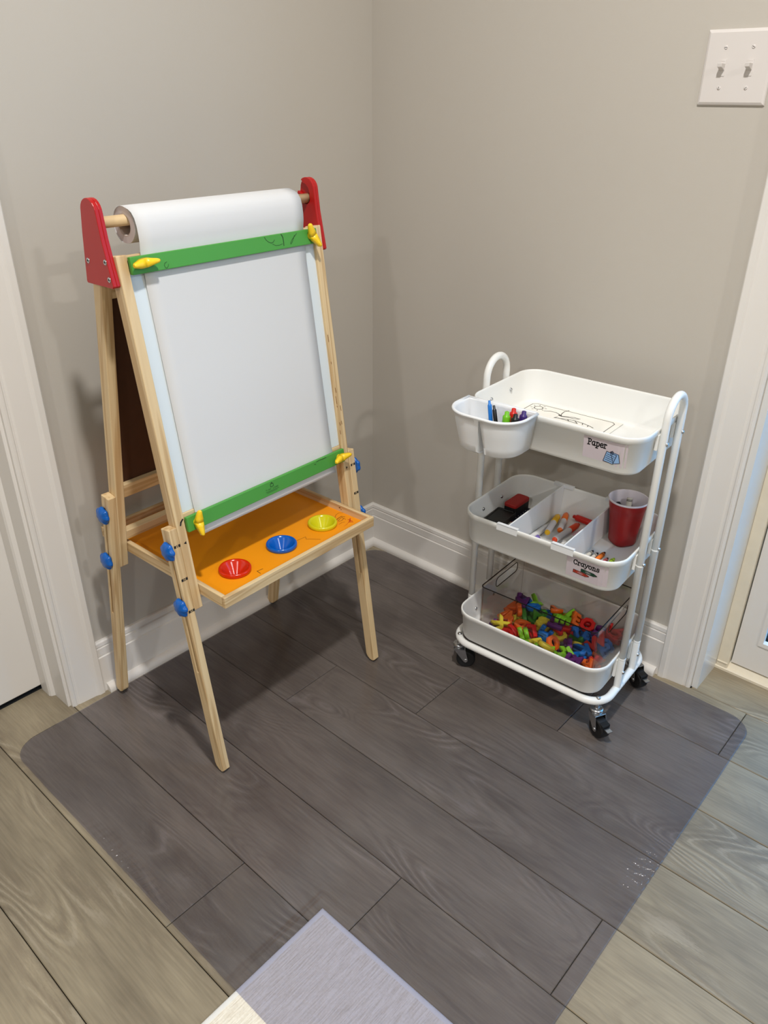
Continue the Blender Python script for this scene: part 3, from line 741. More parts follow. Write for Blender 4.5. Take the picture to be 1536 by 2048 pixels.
for st in [c for c in easel.children if c.name.startswith('front_stile')]:
    sgn = -1 if st.data.vertices[0].co.y < 0 else 1
    b = MB(); t = -0.2165 if sgn < 0 else 0.2165
    b.poly([(t, 0.5125), (t - sgn * 0.0055, 0.5155), (t - sgn * 0.0055, 0.5095)] if sgn > 0 else [(t, 0.5125), (t + 0.0055, 0.5095), (t + 0.0055, 0.5155)], fdec)
    b.build('arrow_mark', M_INK, st, recalc=False)
    b = MB()
    if sgn < 0:
        b.ribbon([(-0.2150, 0.5480), (-0.2130, 0.5530), (-0.2085, 0.5570)], 0.0030, fdec)
    else:
        for u, v, du, dv in ((0.2085, 0.690, 0.0012, -0.010), (0.2068, 0.672, 0.001, -0.016), (0.2165, 0.650, 0.001, -0.011), (0.2070, 0.652, 0.0006, -0.003), (0.2088, 0.615, 0.001, -0.006), (0.2140, 0.617, 0.001, -0.007), (0.2070, 0.598, 0.001, -0.008), (0.2060, 0.745, 0.0006, -0.004), (0.2120, 0.5120, 0.0012, -0.004), (0.2063, 0.800, 0.0005, -0.014)):
            b.ribbon([(u, v), (u + du, v + dv)], 0.0013, fdec)
    b.build('pen_marks', M_INKT if sgn > 0 else M_INK, st, recalc=False)['kind'] = 'stuff'

# red top brackets with the dowel slot routed into the inner half
OUT = [(-0.0165, 0.954), (-0.0145, 0.951), (0.0570, 0.951), (0.0600, 0.954), (0.0460, 1.023)] + arc(0.0205, 1.0600, 0.0210, 0, 180, 13) + [(-0.0060, 1.030)]
INN = [(-0.0165, 0.954), (-0.0145, 0.951), (0.0570, 0.951), (0.0600, 0.954), (0.0460, 1.023)] + arc(0.0205, 1.0600, 0.0210, 0, 128, 9) + [(0.0135, 1.0700)] + [(0.0205, 1.0680), (0.0270, 1.0620), (0.0300, 1.0530)] + arc(0.0200, 1.0435, 0.0102, 25, -205, 12) + [(0.0040, 1.0540), (-0.0022, 1.0560), (-0.0060, 1.030)]
for sgn in (-1, 1):
    s1, s2, s3 = sgn * (EB + 0.0002), sgn * (EB + 0.0065), sgn * (EB + 0.0132)
    b = MB(); b.prism(OUT, s2, s3, 'xz'); b.prism(INN, s1, s2, 'xz')
    br_ = b.build('top_bracket', M_RED, easel, bevel=0.0010)
    for (f, z) in ((-0.002, 0.987), (0.047, 0.990), (0.051, 0.964)):
        s_ = MB(); Ms = axis_frame((f, s3, z), (0, sgn, 0))
        s_.lathe([(0.0044, 0), (0.0044, 0.0006), (0.0032, 0.0010), (0.0022, 0.0010), (0.0020, 0.0002), (0.0002, 0.0002)], 16, 0, Ms)
        s_.lathe([(0.0019, 0.0004), (0.0001, 0.00045)], 6, 1, Ms)
        s_.build('screw', [M_STEEL, M_DARK], br_)
b = MB(); b.tube([(0.020, -EB - 0.0055, 1.0435), (0.020, EB + 0.0055, 1.0435)], 0.0088, 20)
b.build('dowel', M_PINEY, easel)

# tray: four boards and an orange panel
TX0, TX1, TS, TZ0, TZ1 = -0.192, 0.2110, 0.2043, 0.3975, 0.4205
tray = empty('tray', (0, 0, 0)); tray.parent = easel
def tb(a, c, m, nm='tray_side'):
    b = MB(); b.box(a, c); return b.build(nm, m, tray, bevel=0.0012)
tb((TX1 - 0.009, -TS, TZ0), (TX1, TS, TZ1), M_PINEY)
tb((TX0, -TS, TZ0), (TX0 + 0.009, TS, TZ1), M_PINEY)
tb((TX0 + 0.009, -TS, TZ0), (TX1 - 0.009, -TS + 0.009, TZ1), M_PINEX)
tb((TX0 + 0.009, TS - 0.009, TZ0), (TX1 - 0.009, TS, TZ1), M_PINEX)
CUPS = ((0.1325, -0.1155), (0.1325, 0.0070), (0.1325, 0.1260))
CR = 0.0235
pan = MB()
# panel with three round holes, built as fans between each hole and its square cell
zt, zb = 0.4045, 0.4005
def plate(x0, x1, y0, y1):
    pan.box((x0, y0, zb), (x1, y1, zt))
ys = [-TS + 0.009] + [lerp(CUPS[0][1], CUPS[1][1], 0.5), lerp(CUPS[1][1], CUPS[2][1], 0.5)] + [TS - 0.009]
plate(TX0 + 0.009, 0.095, -TS + 0.009, TS - 0.009)
for k, (cx, cy) in enumerate(CUPS):
    x0, x1, y0, y1 = 0.095, TX1 - 0.009, ys[k], ys[k + 1]
    n = 32; inner, outer = [], []
    for i in range(n):
        a = 2 * math.pi * i / n; c, s = math.cos(a), math.sin(a)
        inner.append((cx + CR * c, cy + CR * s))
        ts = []
        if c > 1e-6: ts.append((x1 - cx) / c)
        if c < -1e-6: ts.append((x0 - cx) / c)
        if s > 1e-6: ts.append((y1 - cy) / s)
        if s < -1e-6: ts.append((y0 - cy) / s)
        t = min(ts); outer.append((cx + t * c, cy + t * s))
    for (qx, qy) in ((x0, y0), (x1, y0), (x1, y1), (x0, y1)):
        j = min(range(n), key=lambda i: (outer[i][0] - qx) ** 2 + (outer[i][1] - qy) ** 2); outer[j] = (qx, qy)
    for z, flip in ((zt, False), (zb, True)):
        v = [(x, y, z) for x, y in inner] + [(x, y, z) for x, y in outer]
        pan.add(v, [((i, n + i, n + (i + 1) % n, (i + 1) % n) if not flip else ((i + 1) % n, n + (i + 1) % n, n + i, i)) for i in range(n)])
    pan.add([(x, y, zb) for x, y in inner] + [(x, y, zt) for x, y in inner], [((i + 1) % n, i, n + i, n + (i + 1) % n) for i in range(n)])
pan.build('tray_panel', M_ORANGE, tray, recalc=False)
ft = lambda u, v: (u, v, zt + 0.0003)
b = MB()
b.ribbon([(0.168, -0.076), (0.166, -0.089), (0.177, -0.090)], 0.0011, ft, 0)
b.ribbon([(0.139, 0.040), (0.142, 0.066), (0.150, 0.060), (0.156, 0.066), (0.173, 0.079)], 0.0008, ft, 1)
b.ribbon([(0.141, 0.158), (0.131, 0.166), (0.123, 0.178), (0.122, 0.188), (0.128, 0.195)], 0.0007, ft, 1)
b.ribbon([(0.141, 0.158), (0.138, 0.170), (0.137, 0.180), (0.144, 0.184)], 0.0012, ft, 0)
b.ribbon([(0.146, 0.160), (0.143, 0.168), (0.141, 0.178), (0.148, 0.176), (0.151, 0.166), (0.148, 0.160)], 0.0008, ft, 0)
b.ribbon([(0.147, 0.178), (0.154, 0.176)], 0.0008, ft, 1)
b.ribbon([(0.158, 0.150), (0.157, 0.160), (0.160, 0.166)], 0.0007, ft, 1)
b.ribbon([(0.172, 0.152), (0.170, 0.164), (0.167, 0.172)], 0.0007, ft, 2)
b.ribbon([(0.158, 0.186), (0.168, 0.174)], 0.0022, ft, 2); b.ribbon([(0.158, 0.179), (0.170, 0.180)], 0.0020, ft, 2); b.ribbon([(0.166, 0.172), (0.174, 0.178)], 0.0020, ft, 2)
b.build('pen_scribble', [M_INK, M_INKT, M_INKR], tray, recalc=False)['kind'] = 'stuff'
b = MB()
for x, z, r_ in ((0.118, 0.4135, 0.0022), (0.1225, 0.4105, 0.0014)):
    b.poly([(x + r_ * math.cos(a * 0.9), z + 0.8 * r_ * math.sin(a * 0.9)) for a in range(7)], lambda u, v: (u, TS - 0.0093, v))
b.build('knot', M_INKT, tray, recalc=False)

# paint cups standing in the tray holes
def paint_cup(name_col, col, pos):
    t = empty('paint_cup', (EO.x + math.cos(ETH) * pos[0] - math.sin(ETH) * pos[1], EO.y + math.sin(ETH) * pos[0] + math.cos(ETH) * pos[1], zt), 0,
              '%s no-spill paint cup in the orange easel tray, %s' % name_col, 'paint cup', 'paint cups in the easel tray')
    m = plain('%s_cup_plastic' % name_col[0].split()[0], col, 0.18, 0.6)
    b = MB()
    b.lathe([(0.0305, 0.0006), (0.0318, 0.0030), (0.0318, 0.0070), (0.0305, 0.0090), (0.0285, 0.0096), (0.0262, 0.0086), (0.0245, 0.0060), (0.0120, -0.0120), (0.0085, -0.0175), (0.0082, -0.0180)], 48)
    b.lathe([(0.0305, 0.0006), (0.0225, 0.0004), (0.0222, -0.006)], 48)
    b.lathe([(0.0082, -0.0180), (0.0002, -0.0182)], 24)
    b.build('lid', m, t)
    b = MB(); b.lathe([(0.0218, 0.0002), (0.0214, -0.0160), (0.0205, -0.0220), (0.0160, -0.0250), (0.0002, -0.0255)], 32)
    b.build('jar', M_JAR, t)
M_JAR = plain('milky_jar_plastic', srgb(190, 186, 180), 0.3)
paint_cup(('red', 'beside the left stile'), srgb(206, 40, 6), CUPS[0])
paint_cup(('blue', 'the middle of the three'), srgb(0, 92, 186), CUPS[1])
paint_cup(('lime yellow', 'nearest the tray scribbles'), srgb(210, 204, 22), CUPS[2])

# paper roll on the dowel; the sheet runs down under both clamp bars
roll = empty('paper_roll', EO, ETH, 'roll of white drawing paper on the easel dowel, its sheet hanging over the board', 'paper roll')
RS, RC = 0.1775, (0.0200, 1.0362)
b = MB()
Mr = axis_frame((RC[0], -RS, RC[1]), (0, 1, 0))
b.lathe([(0.0162, 0), (0.0162, 2 * RS)], 40, 0, Mr); b.lathe([(0.0180, 0), (0.0180, 2 * RS)], 40, 0, Mr)
for z in (0, 2 * RS): b.lathe([(0.0162, z), (0.0180, z)], 40, 0, Mr)
b.build('cardboard_core', M_CORE, roll)
b = MB()
b.lathe([(0.0282, 0.0), (0.0282, 2 * RS)], 48, 0, Mr)
for z in (0.0, 2 * RS): b.lathe([(0.0181, z), (0.0282, z)], 48, 1, Mr)
b.build('wound_paper', [M_PAPER, plain('paper_edges', srgb(204, 194, 190), 0.9)], roll)
path = [(RC[0] + (0.0285 + 0.0000 * i) * math.cos(math.radians(a)), RC[1] + 0.0287 * math.sin(math.radians(a))) for i, a in enumerate(range(250, 68, -14))]
path += [(0.0385, 1.0610), (0.0460, 1.0570), (0.0525, 1.0490), (0.0560, 1.0380), (0.0577, 1.0240), (0.0580, 1.0120)]
def fpt(d, l): return (EFF + math.cos(EAF) * d - math.sin(EAF) * l, math.sin(EAF) * d + math.cos(EAF) * l)
path += [fpt(d, l) for d, l in ((-0.0016, 1.006), (-0.0018, 0.99), (-0.0018, 0.97), (-0.0040, 0.95), (-0.0040, 0.80), (-0.0036, 0.65), (-0.0035, 0.575), (-0.0018, 0.559), (-0.0018, 0.53), (-0.0010, 0.522), (0.0002, 0.5135))]
b = MB()
ns = 14
rs = [[(f, -0.1790 + 0.3580 * i / ns, z) for i in range(ns + 1)] for f, z in path]
b.rings(rs, 0, True, closed=False)
sh = b.build('paper_sheet', M_PAPER, roll, recalc=False)
so = sh.modifiers.new('thickness', 'SOLIDIFY'); so.thickness = 0.0004; so.offset = 0

# ------------------------------------------------------------------ rolling cart
CO = Vector((0.73244, -0.19190, 0)); CTH = 0.05463
CW, CD, CRR = 0.1906, 0.0395, 0.0075
def cw(x, y, z=0.0):
    return Vector((CO.x + math.cos(CTH) * x - math.sin(CTH) * y, CO.y + math.sin(CTH) * x + math.cos(CTH) * y, z))
cart = empty('utility_cart', CO, CTH, 'white three-tier rolling cart with labelled trays standing against the right wall', 'cart')
BZ, BX, BY, BR = 0.0835, 0.1906, 0.117, 0.046
b = MB(); b.tube([Vector(p) for p in rrect(BX, BY, BR, BZ, 9)], 0.0086, 16, closed=True)
base = b.build('base_tube', M_CART, cart)
def bolt(parent, p, d, r=0.0042):
    s_ = MB(); s_.lathe([(r, 0), (r, 0.0010), (r * 0.85, 0.0026), (r * 0.4, 0.0034), (0.0001, 0.0035)], 14, 0, axis_frame(p, d))
    return s_.build('screw', M_STEEL, parent)
for sx in (-1, 1):
    for sy in (-1, 1):
        p = (sx * (BX - 0.0135), sy * (BY - 0.0135), BZ + 0.0083)
        bolt(base, p, (0, 0, 1), 0.0052)
    top = 0.7030
    pts = [(sx * CW, -CD, BZ + 0.004), (sx * CW, -CD, top)] + [(sx * CW, c, z) for c, z in [(-CD * math.cos(math.radians(a)), top + CD * math.sin(math.radians(a))) for a in range(12, 180, 12)]] + [(sx * CW, CD, top), (sx * CW, CD, BZ + 0.004)]
    b = MB(); b.tube(pts, CRR, 16)
    for z in (0.398, 0.165):
        for sy in (-1, 1):
            b.lathe([(CRR, -0.002), (CRR + 0.0006, -0.0012), (CRR + 0.0006, 0.0012), (CRR, 0.002)], 16, 0, frame((sx * CW, sy * CD, z), (1, 0, 0), (0, 1, 0), (0, 0, 1)))
            b.lathe([(CRR + 0.0003, -0.078 if z < 0.2 else -0.001), (CRR + 0.0003, -0.0012), (CRR, 0.0006)], 16, 0, frame((sx * CW, sy * CD, z), (1, 0, 0), (0, 1, 0), (0, 0, 1)))
    hoop = b.build('side_frame', M_CART, cart)
    for z in (0.661, 0.402, 0.130):
        for sy in (-1, 1): bolt(hoop, (sx * (CW + CRR - 0.0005), sy * CD, z), (sx, 0, 0))

# casters
def caster(px, py, yaw, brake):
    c = empty('caster', (px, py, 0), yaw); c.parent = cart
    b = MB(); b.lathe([(0.0050, 0.0760), (0.0050, 0.0660), (0.0125, 0.0655), (0.0145, 0.0635), (0.0145, 0.0600), (0.0120, 0.0580), (0.0120, 0.0555), (0.0001, 0.0555)], 20)
    # fork: crown and two tapering cheeks; axle runs along y, wheel trails in x
    b.box((-0.0130, -0.0140, 0.0530), (0.0160, 0.0140, 0.0556))
    for s in (-1, 1):
        y0, y1 = s * 0.0122, s * 0.0140
        ch = [(-0.0130, 0.0556), (0.0160, 0.0556), (0.0235, 0.0250), (0.0225, 0.0200), (0.0180, 0.0175), (0.0135, 0.0200)]
        b.prism(ch, min(y0, y1), max(y0, y1), 'xz')
        b.lathe([(0.0042, 0), (0.0042, 0.0015), (0.0020, 0.0024), (0.0001, 0.0024)], 12, 0, axis_frame((0.018, s * 0.0140, 0.0247), (0, s, 0)))
    b.build('fork', M_STEEL, c, bevel=0.0006)
    w = MB(); w.lathe([(0.0040, -0.0098), (0.0150, -0.0098), (0.0190, -0.0112), (0.0218, -0.0104), (0.0226, -0.0070), (0.0226, 0.0070), (0.0218, 0.0104), (0.0190, 0.0112), (0.0150, 0.0098), (0.0040, 0.0098), (0.0040, -0.0098)], 36, 0, axis_frame((0.018, 0, 0.0247), (0, 1, 0)))
    w.build('wheel', M_RUBBER, c)
    if brake:
        k = MB(); k.box((0.0310, -0.0070, 0.0330), (0.0480, 0.0070, 0.0375)); k.box((0.018, -0.0100, 0.0380), (0.0380, 0.0100, 0.0460))
        k.build('brake_tab', M_RUBBER, c, bevel=0.001)
        k = MB(); k.box((0.0400, -0.0062, 0.0375), (0.0520, 0.0062, 0.0392)); k.build('brake_plate', M_STEEL, c)
k_ = 0.0135
caster(BX - k_, -BY + k_, math.radians(-28), True)
caster(-(BX - k_), -BY + k_, math.radians(30), False)
caster(BX - k_, BY - k_, math.radians(-30), True)
caster(-(BX - k_), BY - k_, math.radians(20), False)

# trays
TXH, TYH, TR = 0.1828, 0.1290, 0.046
def tray_mesh(z0, z1):
    """rounded tray: outside skin, rolled lip, inside skin, floor"""
    b = MB()
    O_ = [(0.0110, z0 + 0.004, 0), (0.0088, z0 + 0.0012, 0), (0.0062, z0 + 0.0050, 0)]
    lip = z1
    prof = [(0.0150, z0), (0.0105, z0 + 0.0012), (0.0080, z0 + 0.0060), (0.0042, lip - 0.0140), (0.0022, lip - 0.0128), (0.0006, lip - 0.0118), (0.0000, lip - 0.0040), (0.0002, lip - 0.0012), (0.0014, lip), (0.0030, lip), (0.0040, lip - 0.0010), (0.0048, lip - 0.0050), (0.0090, z0 + 0.0110), (0.0110, z0 + 0.0060), (0.0170, z0 + 0.0035)]
    rs = [rrect(TXH - k, TYH - k, TR - k, z, 9) for k, z in prof]
    b.rings(rs, 0, True, cap0=True, cap1=True)
    return b
TRAYS = {}
for nm, z0, z1 in (('top', 0.6130, 0.6900), ('middle', 0.3600, 0.4335), ('bottom', 0.0985, 0.1730)):
    t = tray_mesh(z0, z1).build('tray', M_CART, cart)
    TRAYS[nm] = t
    for sx in (-1, 1):
        for sy in (-1, 1):
            bolt(t, (sx * (TXH - 0.0065), sy * CD, {'top': 0.661, 'middle': 0.402, 'bottom': 0.130}[nm]), (-sx, 0, 0))
    # flat bosses between tray wall and side frame
    for sx in (-1, 1):
        for sy in (-1, 1):
            b = MB()
            zc = {'top': 0.661, 'middle': 0.402, 'bottom': 0.130}[nm]
            xa, xb = sx * (TXH - 0.0050), sx * (TXH + 0.0012)
            b.box((min(xa, xb), sy * CD - 0.009, zc - 0.014), (max(xa, xb), sy * CD + 0.009, z1 - 0.012)); b.build('mounting_boss', M_CART, t, bevel=0.001)

# labels: printed cards taped to the front of two trays
GL = {
 'P': (0.60, [[(0.14, 0), (0.14, .7)], [(0.03, .7), (.34, .7), (.48, .62), (.48, .46), (.36, .36), (.14, .35)], [(0, 0), (.3, 0)]]),
 'a': (0.60, [[(.42, .45), (.28, .5), (.12, .44), (.05, .24), (.12, .05), (.25, .01), (.40, .2)], [(.43, .5), (.40, .1), (.46, 0), (.56, .03)]]),
 'p': (0.60, [[(.14, .5), (.14, -.22)], [(0, -.22), (.3, -.22)], [(.02, .48), (.14, .5)], [(.14, .38), (.28, .5), (.45, .44), (.49, .25), (.42, .05), (.28, 0), (.14, .1)]]),
 'e': (0.54, [[(.06, .26), (.44, .27), (.40, .43), (.26, .5), (.1, .42), (.05, .22), (.13, .04), (.3, 0), (.45, .1)]]),
 'r': (0.47, [[(.14, .5), (.14, 0)], [(0, 0), (.28, 0)], [(0.02, .48), (.14, .5)], [(.14, .36), (.26, .48), (.38, .48), (.40, .40)]]),
 'C': (0.64, [[(.52, .5), (.5, .6), (.34, .7), (.15, .62), (.05, .38), (.12, .1), (.3, 0), (.48, .08), (.54, .18)], [(.52, .7), (.52, .5)]]),
 'y': (0.58, [[(.04, .48), (.27, .05)], [(.5, .48), (.27, .05), (.15, -.18), (.0, -.22)], [(-.04, .49), (.15, .49)], [(.4, .49), (.58, .49)]]),
 'o': (0.56, [[(.25 + .2 * math.cos(a * .5236), .25 + .25 * math.sin(a * .5236)) for a in range(13)]]),
 'n': (0.62, [[(.14, .5), (.14, 0)], [(0, 0), (.26, 0)], [(0.02, .48), (.14, .5)], [(.14, .36), (.28, .49), (.41, .44), (.43, .3), (.43, 0)], [(.34, 0), (.56, 0)]]),
 's': (0.50, [[(.4, .36), (.36, .48), (.2, .5), (.08, .41), (.12, .3), (.34, .21), (.4, .12), (.3, .01), (.12, .02), (.05, .15)]]),
}
def text(b, word, x, z, h, w, fn, mat, gap=0.0):
    """h: size of the em square; w: total width"""
    tot = sum(GL[c][0] for c in word)
    k = w / tot
    for c in word:
        adv, st = GL[c]
        for s_ in st: b.ribbon([(x + px * k, z + py * h) for px, py in s_], 0.0021, fn, mat)
        x += adv * k
def label_card(tray_o, x0, x1, za, zb_, y, kind):
    b = MB()
    tilt = 0.075
    def surf(u, v, k=0.0003):
        # follows the flat front of the tray and the start of its rounded corner
        r = TR - 0.006; ucx = TXH - TR
        yy = y - (v - za) * tilt - k
        if u > ucx: yy += r - math.sqrt(max(1e-9, r * r - (u - ucx) ** 2))
        return (u, yy, v)
    fn = lambda u, v: surf(u, v)
    W, H = x1 - x0, zb_ - za
    for i in range(10):
        ua, ub = x0 + W * i / 10, x0 + W * (i + 1) / 10
        b.add([surf(ua, za, 0.0001), surf(ub, za, 0.0001), surf(ub, zb_, 0.0001), surf(ua, zb_, 0.0001)], [(0, 1, 2, 3)], 0)
    if kind == 'Paper':
        text(b, 'Paper', x0 + 0.10 * W, za + 0.66 * H, 0.0160, 0.45 * W, fn, 1)
        # two notepad sheets held by a clip
        px, pz = x0 + 0.50 * W, za + 0.12 * H
        fn2 = lambda u, v: surf(u, v, 0.0005); fn3 = lambda u, v: surf(u, v, 0.0007); fn4 = lambda u, v: surf(u, v, 0.0009)
        back = [(px + 0.0195, pz - 0.0005), (px + 0.0310, pz + 0.0030), (px + 0.0275, pz + 0.0195), (px + 0.0120, pz + 0.0220)]
        b.poly(back, fn2, 2); b.ribbon(back + back[:1], 0.0010, fn3, 3)
        front = [(px, pz + 0.0010), (px + 0.0185, pz - 0.0015), (px + 0.0240, pz + 0.0175), (px + 0.0050, pz + 0.0210)]
        b.poly(front, fn3, 2); b.ribbon(front + front[:1], 0.0011, fn4, 3)
        for i in range(4):
            t = 0.2 + 0.19 * i
            l0 = (lerp(front[0][0], front[3][0], t) + 0.0022, lerp(front[0][1], front[3][1], t)); l1 = (lerp(front[1][0], front[2][0], t) - 0.0022, lerp(front[1][1], front[2][1], t))
            b.ribbon([l0, l1], 0.0009, fn4, 3)
        b.ribbon([(px + 0.0135, pz + 0.0165), (px + 0.0140, pz + 0.0225), (px + 0.0160, pz + 0.0240), (px + 0.0172, pz + 0.0220), (px + 0.0165, pz + 0.0170)], 0.0013, lambda u, v: surf(u, v, 0.0011), 3)
    else:
        text(b, 'Crayons', x0 + 0.17 * W, za + 0.66 * H, 0.0150, 0.65 * W, fn, 1)
        for (cx, cz, mi) in ((x0 + 0.575 * W, za + 0.45 * H, 4), (x0 + 0.385 * W, za + 0.30 * H, 5)):
            hl, hw, an = 0.0172, 0.0036, -0.06
            rot = lambda u, v: fn(cx + u * math.cos(an) - v * math.sin(an), cz + u * math.sin(an) + v * math.cos(an))
            rot2 = lambda u, v: (rot(u, v)[0], rot(u, v)[1] - 0.0003, rot(u, v)[2])
            b.poly([(-hl, -hw), (hl * 0.55, -hw), (hl * 0.95, -hw * 0.35), (hl, 0), (hl * 0.95, hw * 0.35), (hl * 0.55, hw), (-hl, hw)], rot, mi)
            b.ribbon([(-hl, -hw), (hl * 0.55, -hw), (hl, 0), (hl * 0.55, hw), (-hl, hw), (-hl, -hw)], 0.0007, rot2, 1)
            b.ribbon([(hl * 0.5, -hw), (hl * 0.5, hw)], 0.0007, rot2, 1); b.ribbon([(-hl * 0.75, -hw), (-hl * 0.75, hw)], 0.0007, rot2, 1)
            b.ribbon([(-hl * 0.45, -0.0002), (-hl * 0.3, hw * 0.4), (hl * 0.05, hw * 0.4), (hl * 0.2, 0), (hl * 0.05, -hw * 0.4), (-hl * 0.3, -hw * 0.4), (-hl * 0.45, -0.0002)], 0.0005, rot2, 0)
            b.ribbon([(-hl * 0.25, 0), (0, 0)], 0.0006, rot2, 0)
    return b.build('label', [M_LABEL, M_INK, M_LBLUE, M_NAVY, M_WGREEN, M_WRED], tray_o, recalc=False)
label_card(TRAYS['top'], 0.0740, 0.1570, 0.6285, 0.6755, -0.1215, 'Paper')
label_card(TRAYS['middle'], 0.0730, 0.1585, 0.3720, 0.4200, -0.1215, 'Crayons')

# ------------------------------------------------------------------ things on the cart
def thing(name, p, rz, label, cat, group=None, absrot=False):
    return empty(name, cw(*p), CTH + rz if not absrot else rz, label, cat, group)

# clip-on organiser at the front of the top tray
OX0, OX1, OZ = -0.1720, -0.0190, 0.6965
org = thing('clip_on_organizer', (0, 0, 0), 0, 'white plastic cup organizer clipped on the front rim of the top cart tray', 'organizer')
def org_outline(f, z, n=60):
    """D-shaped outline; f = 0 at the rim, 1 at the foot"""
    xa, xb = lerp(OX0, OX0 + 0.013, f), lerp(OX1, OX1 - 0.013, f)
    yb, yf = -0.1345, lerp(-0.2260, -0.2060, f)
    r = lerp(0.052, 0.046, f)
    pts = [(xb, yb)] + [(x, y) for x, y in arc(xb - r, yf + r, r, 0, -90, 14)]
    wd = lerp(0.0010, 0.0098, f)
    xs = [lerp(xb - r, -0.080, i / 6) for i in range(1, 6)] + [-0.091 + wd * q for q in (1.0, 0.92, 0.45, 0, -0.45, -0.92, -1.0)] + [lerp(-0.102, xa + r, i / 4) for i in range(0, 4)]
    for x in xs:
        g = 1.0 if abs(x + 0.091) < wd * 0.94 else 0.0
        pts.append((x, yf + 0.030 * min(1, f * 1.5) * (g if f > 0.08 else 0)))
    pts += [(x, y) for x, y in arc(xa + r, yf + r, r, -90, -180, 14)] + [(xa, yb)]
    pts += [(lerp(xa, xb, i / 8), yb) for i in range(1, 8)]
    return [(x, y, z) for x, y in pts]
def shrink(ring, d):
    cx = sum(p[0] for p in ring) / len(ring); cy = sum(p[1] for p in ring) / len(ring)
    out = []
    for x, y, z in ring:
        l = math.hypot(x - cx, y - cy); out.append((x - (x - cx) / l * d, y - (y - cy) / l * d, z))
    return out
fz = [(0.0, OZ), (0.0, OZ - 0.006), (0.15, OZ - 0.0065), (0.2, OZ - 0.016), (0.5, OZ - 0.040), (0.8, OZ - 0.062), (0.95, OZ - 0.076), (1.0, OZ - 0.081)]
rs = []
for i, (f, z) in enumerate(fz):
    r_ = org_outline(f * 0.85 if i < len(fz) - 1 else 0.9, z)
    if i == len(fz) - 1: r_ = shrink(r_, 0.006)
    rs.append(r_)
inner = [shrink(org_outline(f * 0.85, max(z, OZ - 0.078)), 0.0030) for f, z in [(0.0, OZ), (0.15, OZ - 0.006), (0.5, OZ - 0.040), (0.95, OZ - 0.076)]]
b = MB()
b.rings([shrink(r_, 0) for r_ in rs][::-1] + inner, 0, True, cap0=True, cap1=True)
for q_ in range(len(b.f)):
    ys_ = [b.v[i][0] for i in b.f[q_]]
    if max(ys_) - min(ys_) < 0.02 and all(-0.103 < x_ < -0.079 for x_ in ys_): b.smooth[q_] = False
b.build('cup_body', M_CLIP, org)
b = MB()
rim = [p for p in org_outline(0.0, OZ)]
b.tube([Vector(p) + Vector((0, 0, -0.0012)) for p in rim[:-7]], 0.0030, 8)
b.tube([(OX0, -0.1345, OZ - 0.0012), (OX1, -0.1345, OZ - 0.0012)], 0.0024, 8)
b.build('rim', M_CLIP, org)
b = MB(); b.box((OX0 + 0.046, -0.1345, OZ - 0.0045), (OX1 - 0.008, -0.1215, OZ - 0.0025)); b.box((OX0 + 0.046, -0.1232, OZ - 0.014), (OX1 - 0.008, -0.1222, OZ - 0.0025))
b.build('hook', M_CLIP, org, bevel=0.0006)

def marker(name, label, group, base, tip, cap_col, body_col, r=0.0068, cap_first=True, cap_len=0.36, flat=0.0):
    """fat felt marker from base to tip (cart coordinates); the cap sits at the tip end"""
    base, tip = Vector(base), Vector(tip); ax = tip - base; Ln = ax.length
    wb, wt = cw(*base), cw(*tip)
    t = empty(name, wb, 0, label, 'marker', group)
    Mx = axis_frame((0, 0, 0), wt - wb)
    c0 = Ln * (1 - cap_len)
    b = MB(); b.lathe([(0.0001, 0.0), (r * 0.80, 0.0002), (r * 0.86, 0.0030)], 16, 1, Mx); b.lathe([(r * 0.86, 0.0030), (r * 0.93, 0.0036), (r * 0.93, c0)], 16, 0, Mx)
    b.build('barrel', [body_col, cap_col], t)
    b = MB(); b.lathe([(r * 0.93, c0 - 0.0005), (r, c0), (r * 0.97, Ln - 0.010), (r * 0.92, Ln - 0.0085), (r * 0.60, Ln - 0.0070), (r * 0.55, Ln - 0.0008), (r * 0.4, Ln), (0.0001, Ln)], 16, 0, Mx)
    b.build('cap', cap_col, t)
    return t
C = lambda r, g, b_, ro=0.35: plain('marker_%d_%d_%d' % (r, g, b_), srgb(r, g, b_), ro, 0.5)
K_WHITE = C(226, 224, 220); K_GREYW = C(206, 202, 204)
K_YEL, K_ORA, K_RED, K_ROR, K_PUR, K_PNK, K_LIM, K_BLK, K_BLU, K_DPU, K_BRN = C(232, 180, 10), C(228, 108, 24), C(206, 30, 14), C(222, 66, 16), C(126, 106, 186), C(214, 170, 186), C(112, 188, 28), C(14, 14, 16), C(24, 118, 204), C(58, 34, 108), C(160, 70, 40)
GO = 'pens and markers in the clip-on organizer'
zb = OZ - 0.074
marker('felt_pen', 'slim blue pen leaning in the white clip-on organizer', GO, (-0.085, -0.176, zb), (-0.1105, -0.1590, 0.7080), K_BLU, K_BLU, 0.0042, cap_len=0.5)
marker('felt_pen', 'slim black pen leaning in the organizer beside the blue pen', GO, (-0.066, -0.185, zb), (-0.0945, -0.1680, 0.7045), K_BLK, K_BLK, 0.0042, cap_len=0.5)
marker('felt_marker', 'lime green capped marker standing in the white organizer', GO, (-0.059, -0.183, zb), (-0.0600, -0.1770, 0.7030), K_LIM, K_WHITE, 0.0076)
marker('felt_marker', 'red capped marker standing at the back of the organizer', GO, (-0.058, -0.156, zb), (-0.0600, -0.1520, 0.7020), K_RED, K_WHITE, 0.0076)
marker('felt_marker', 'black capped marker standing in the organizer before the red one', GO, (-0.042, -0.180, zb), (-0.0435, -0.1735, 0.7010), K_BLK, K_WHITE, 0.0076)
marker('felt_marker', 'dark purple capped marker at the right end of the organizer', GO, (-0.040, -0.158, zb), (-0.0385, -0.1510, 0.7015), K_DPU, K_DPU, 0.0076)

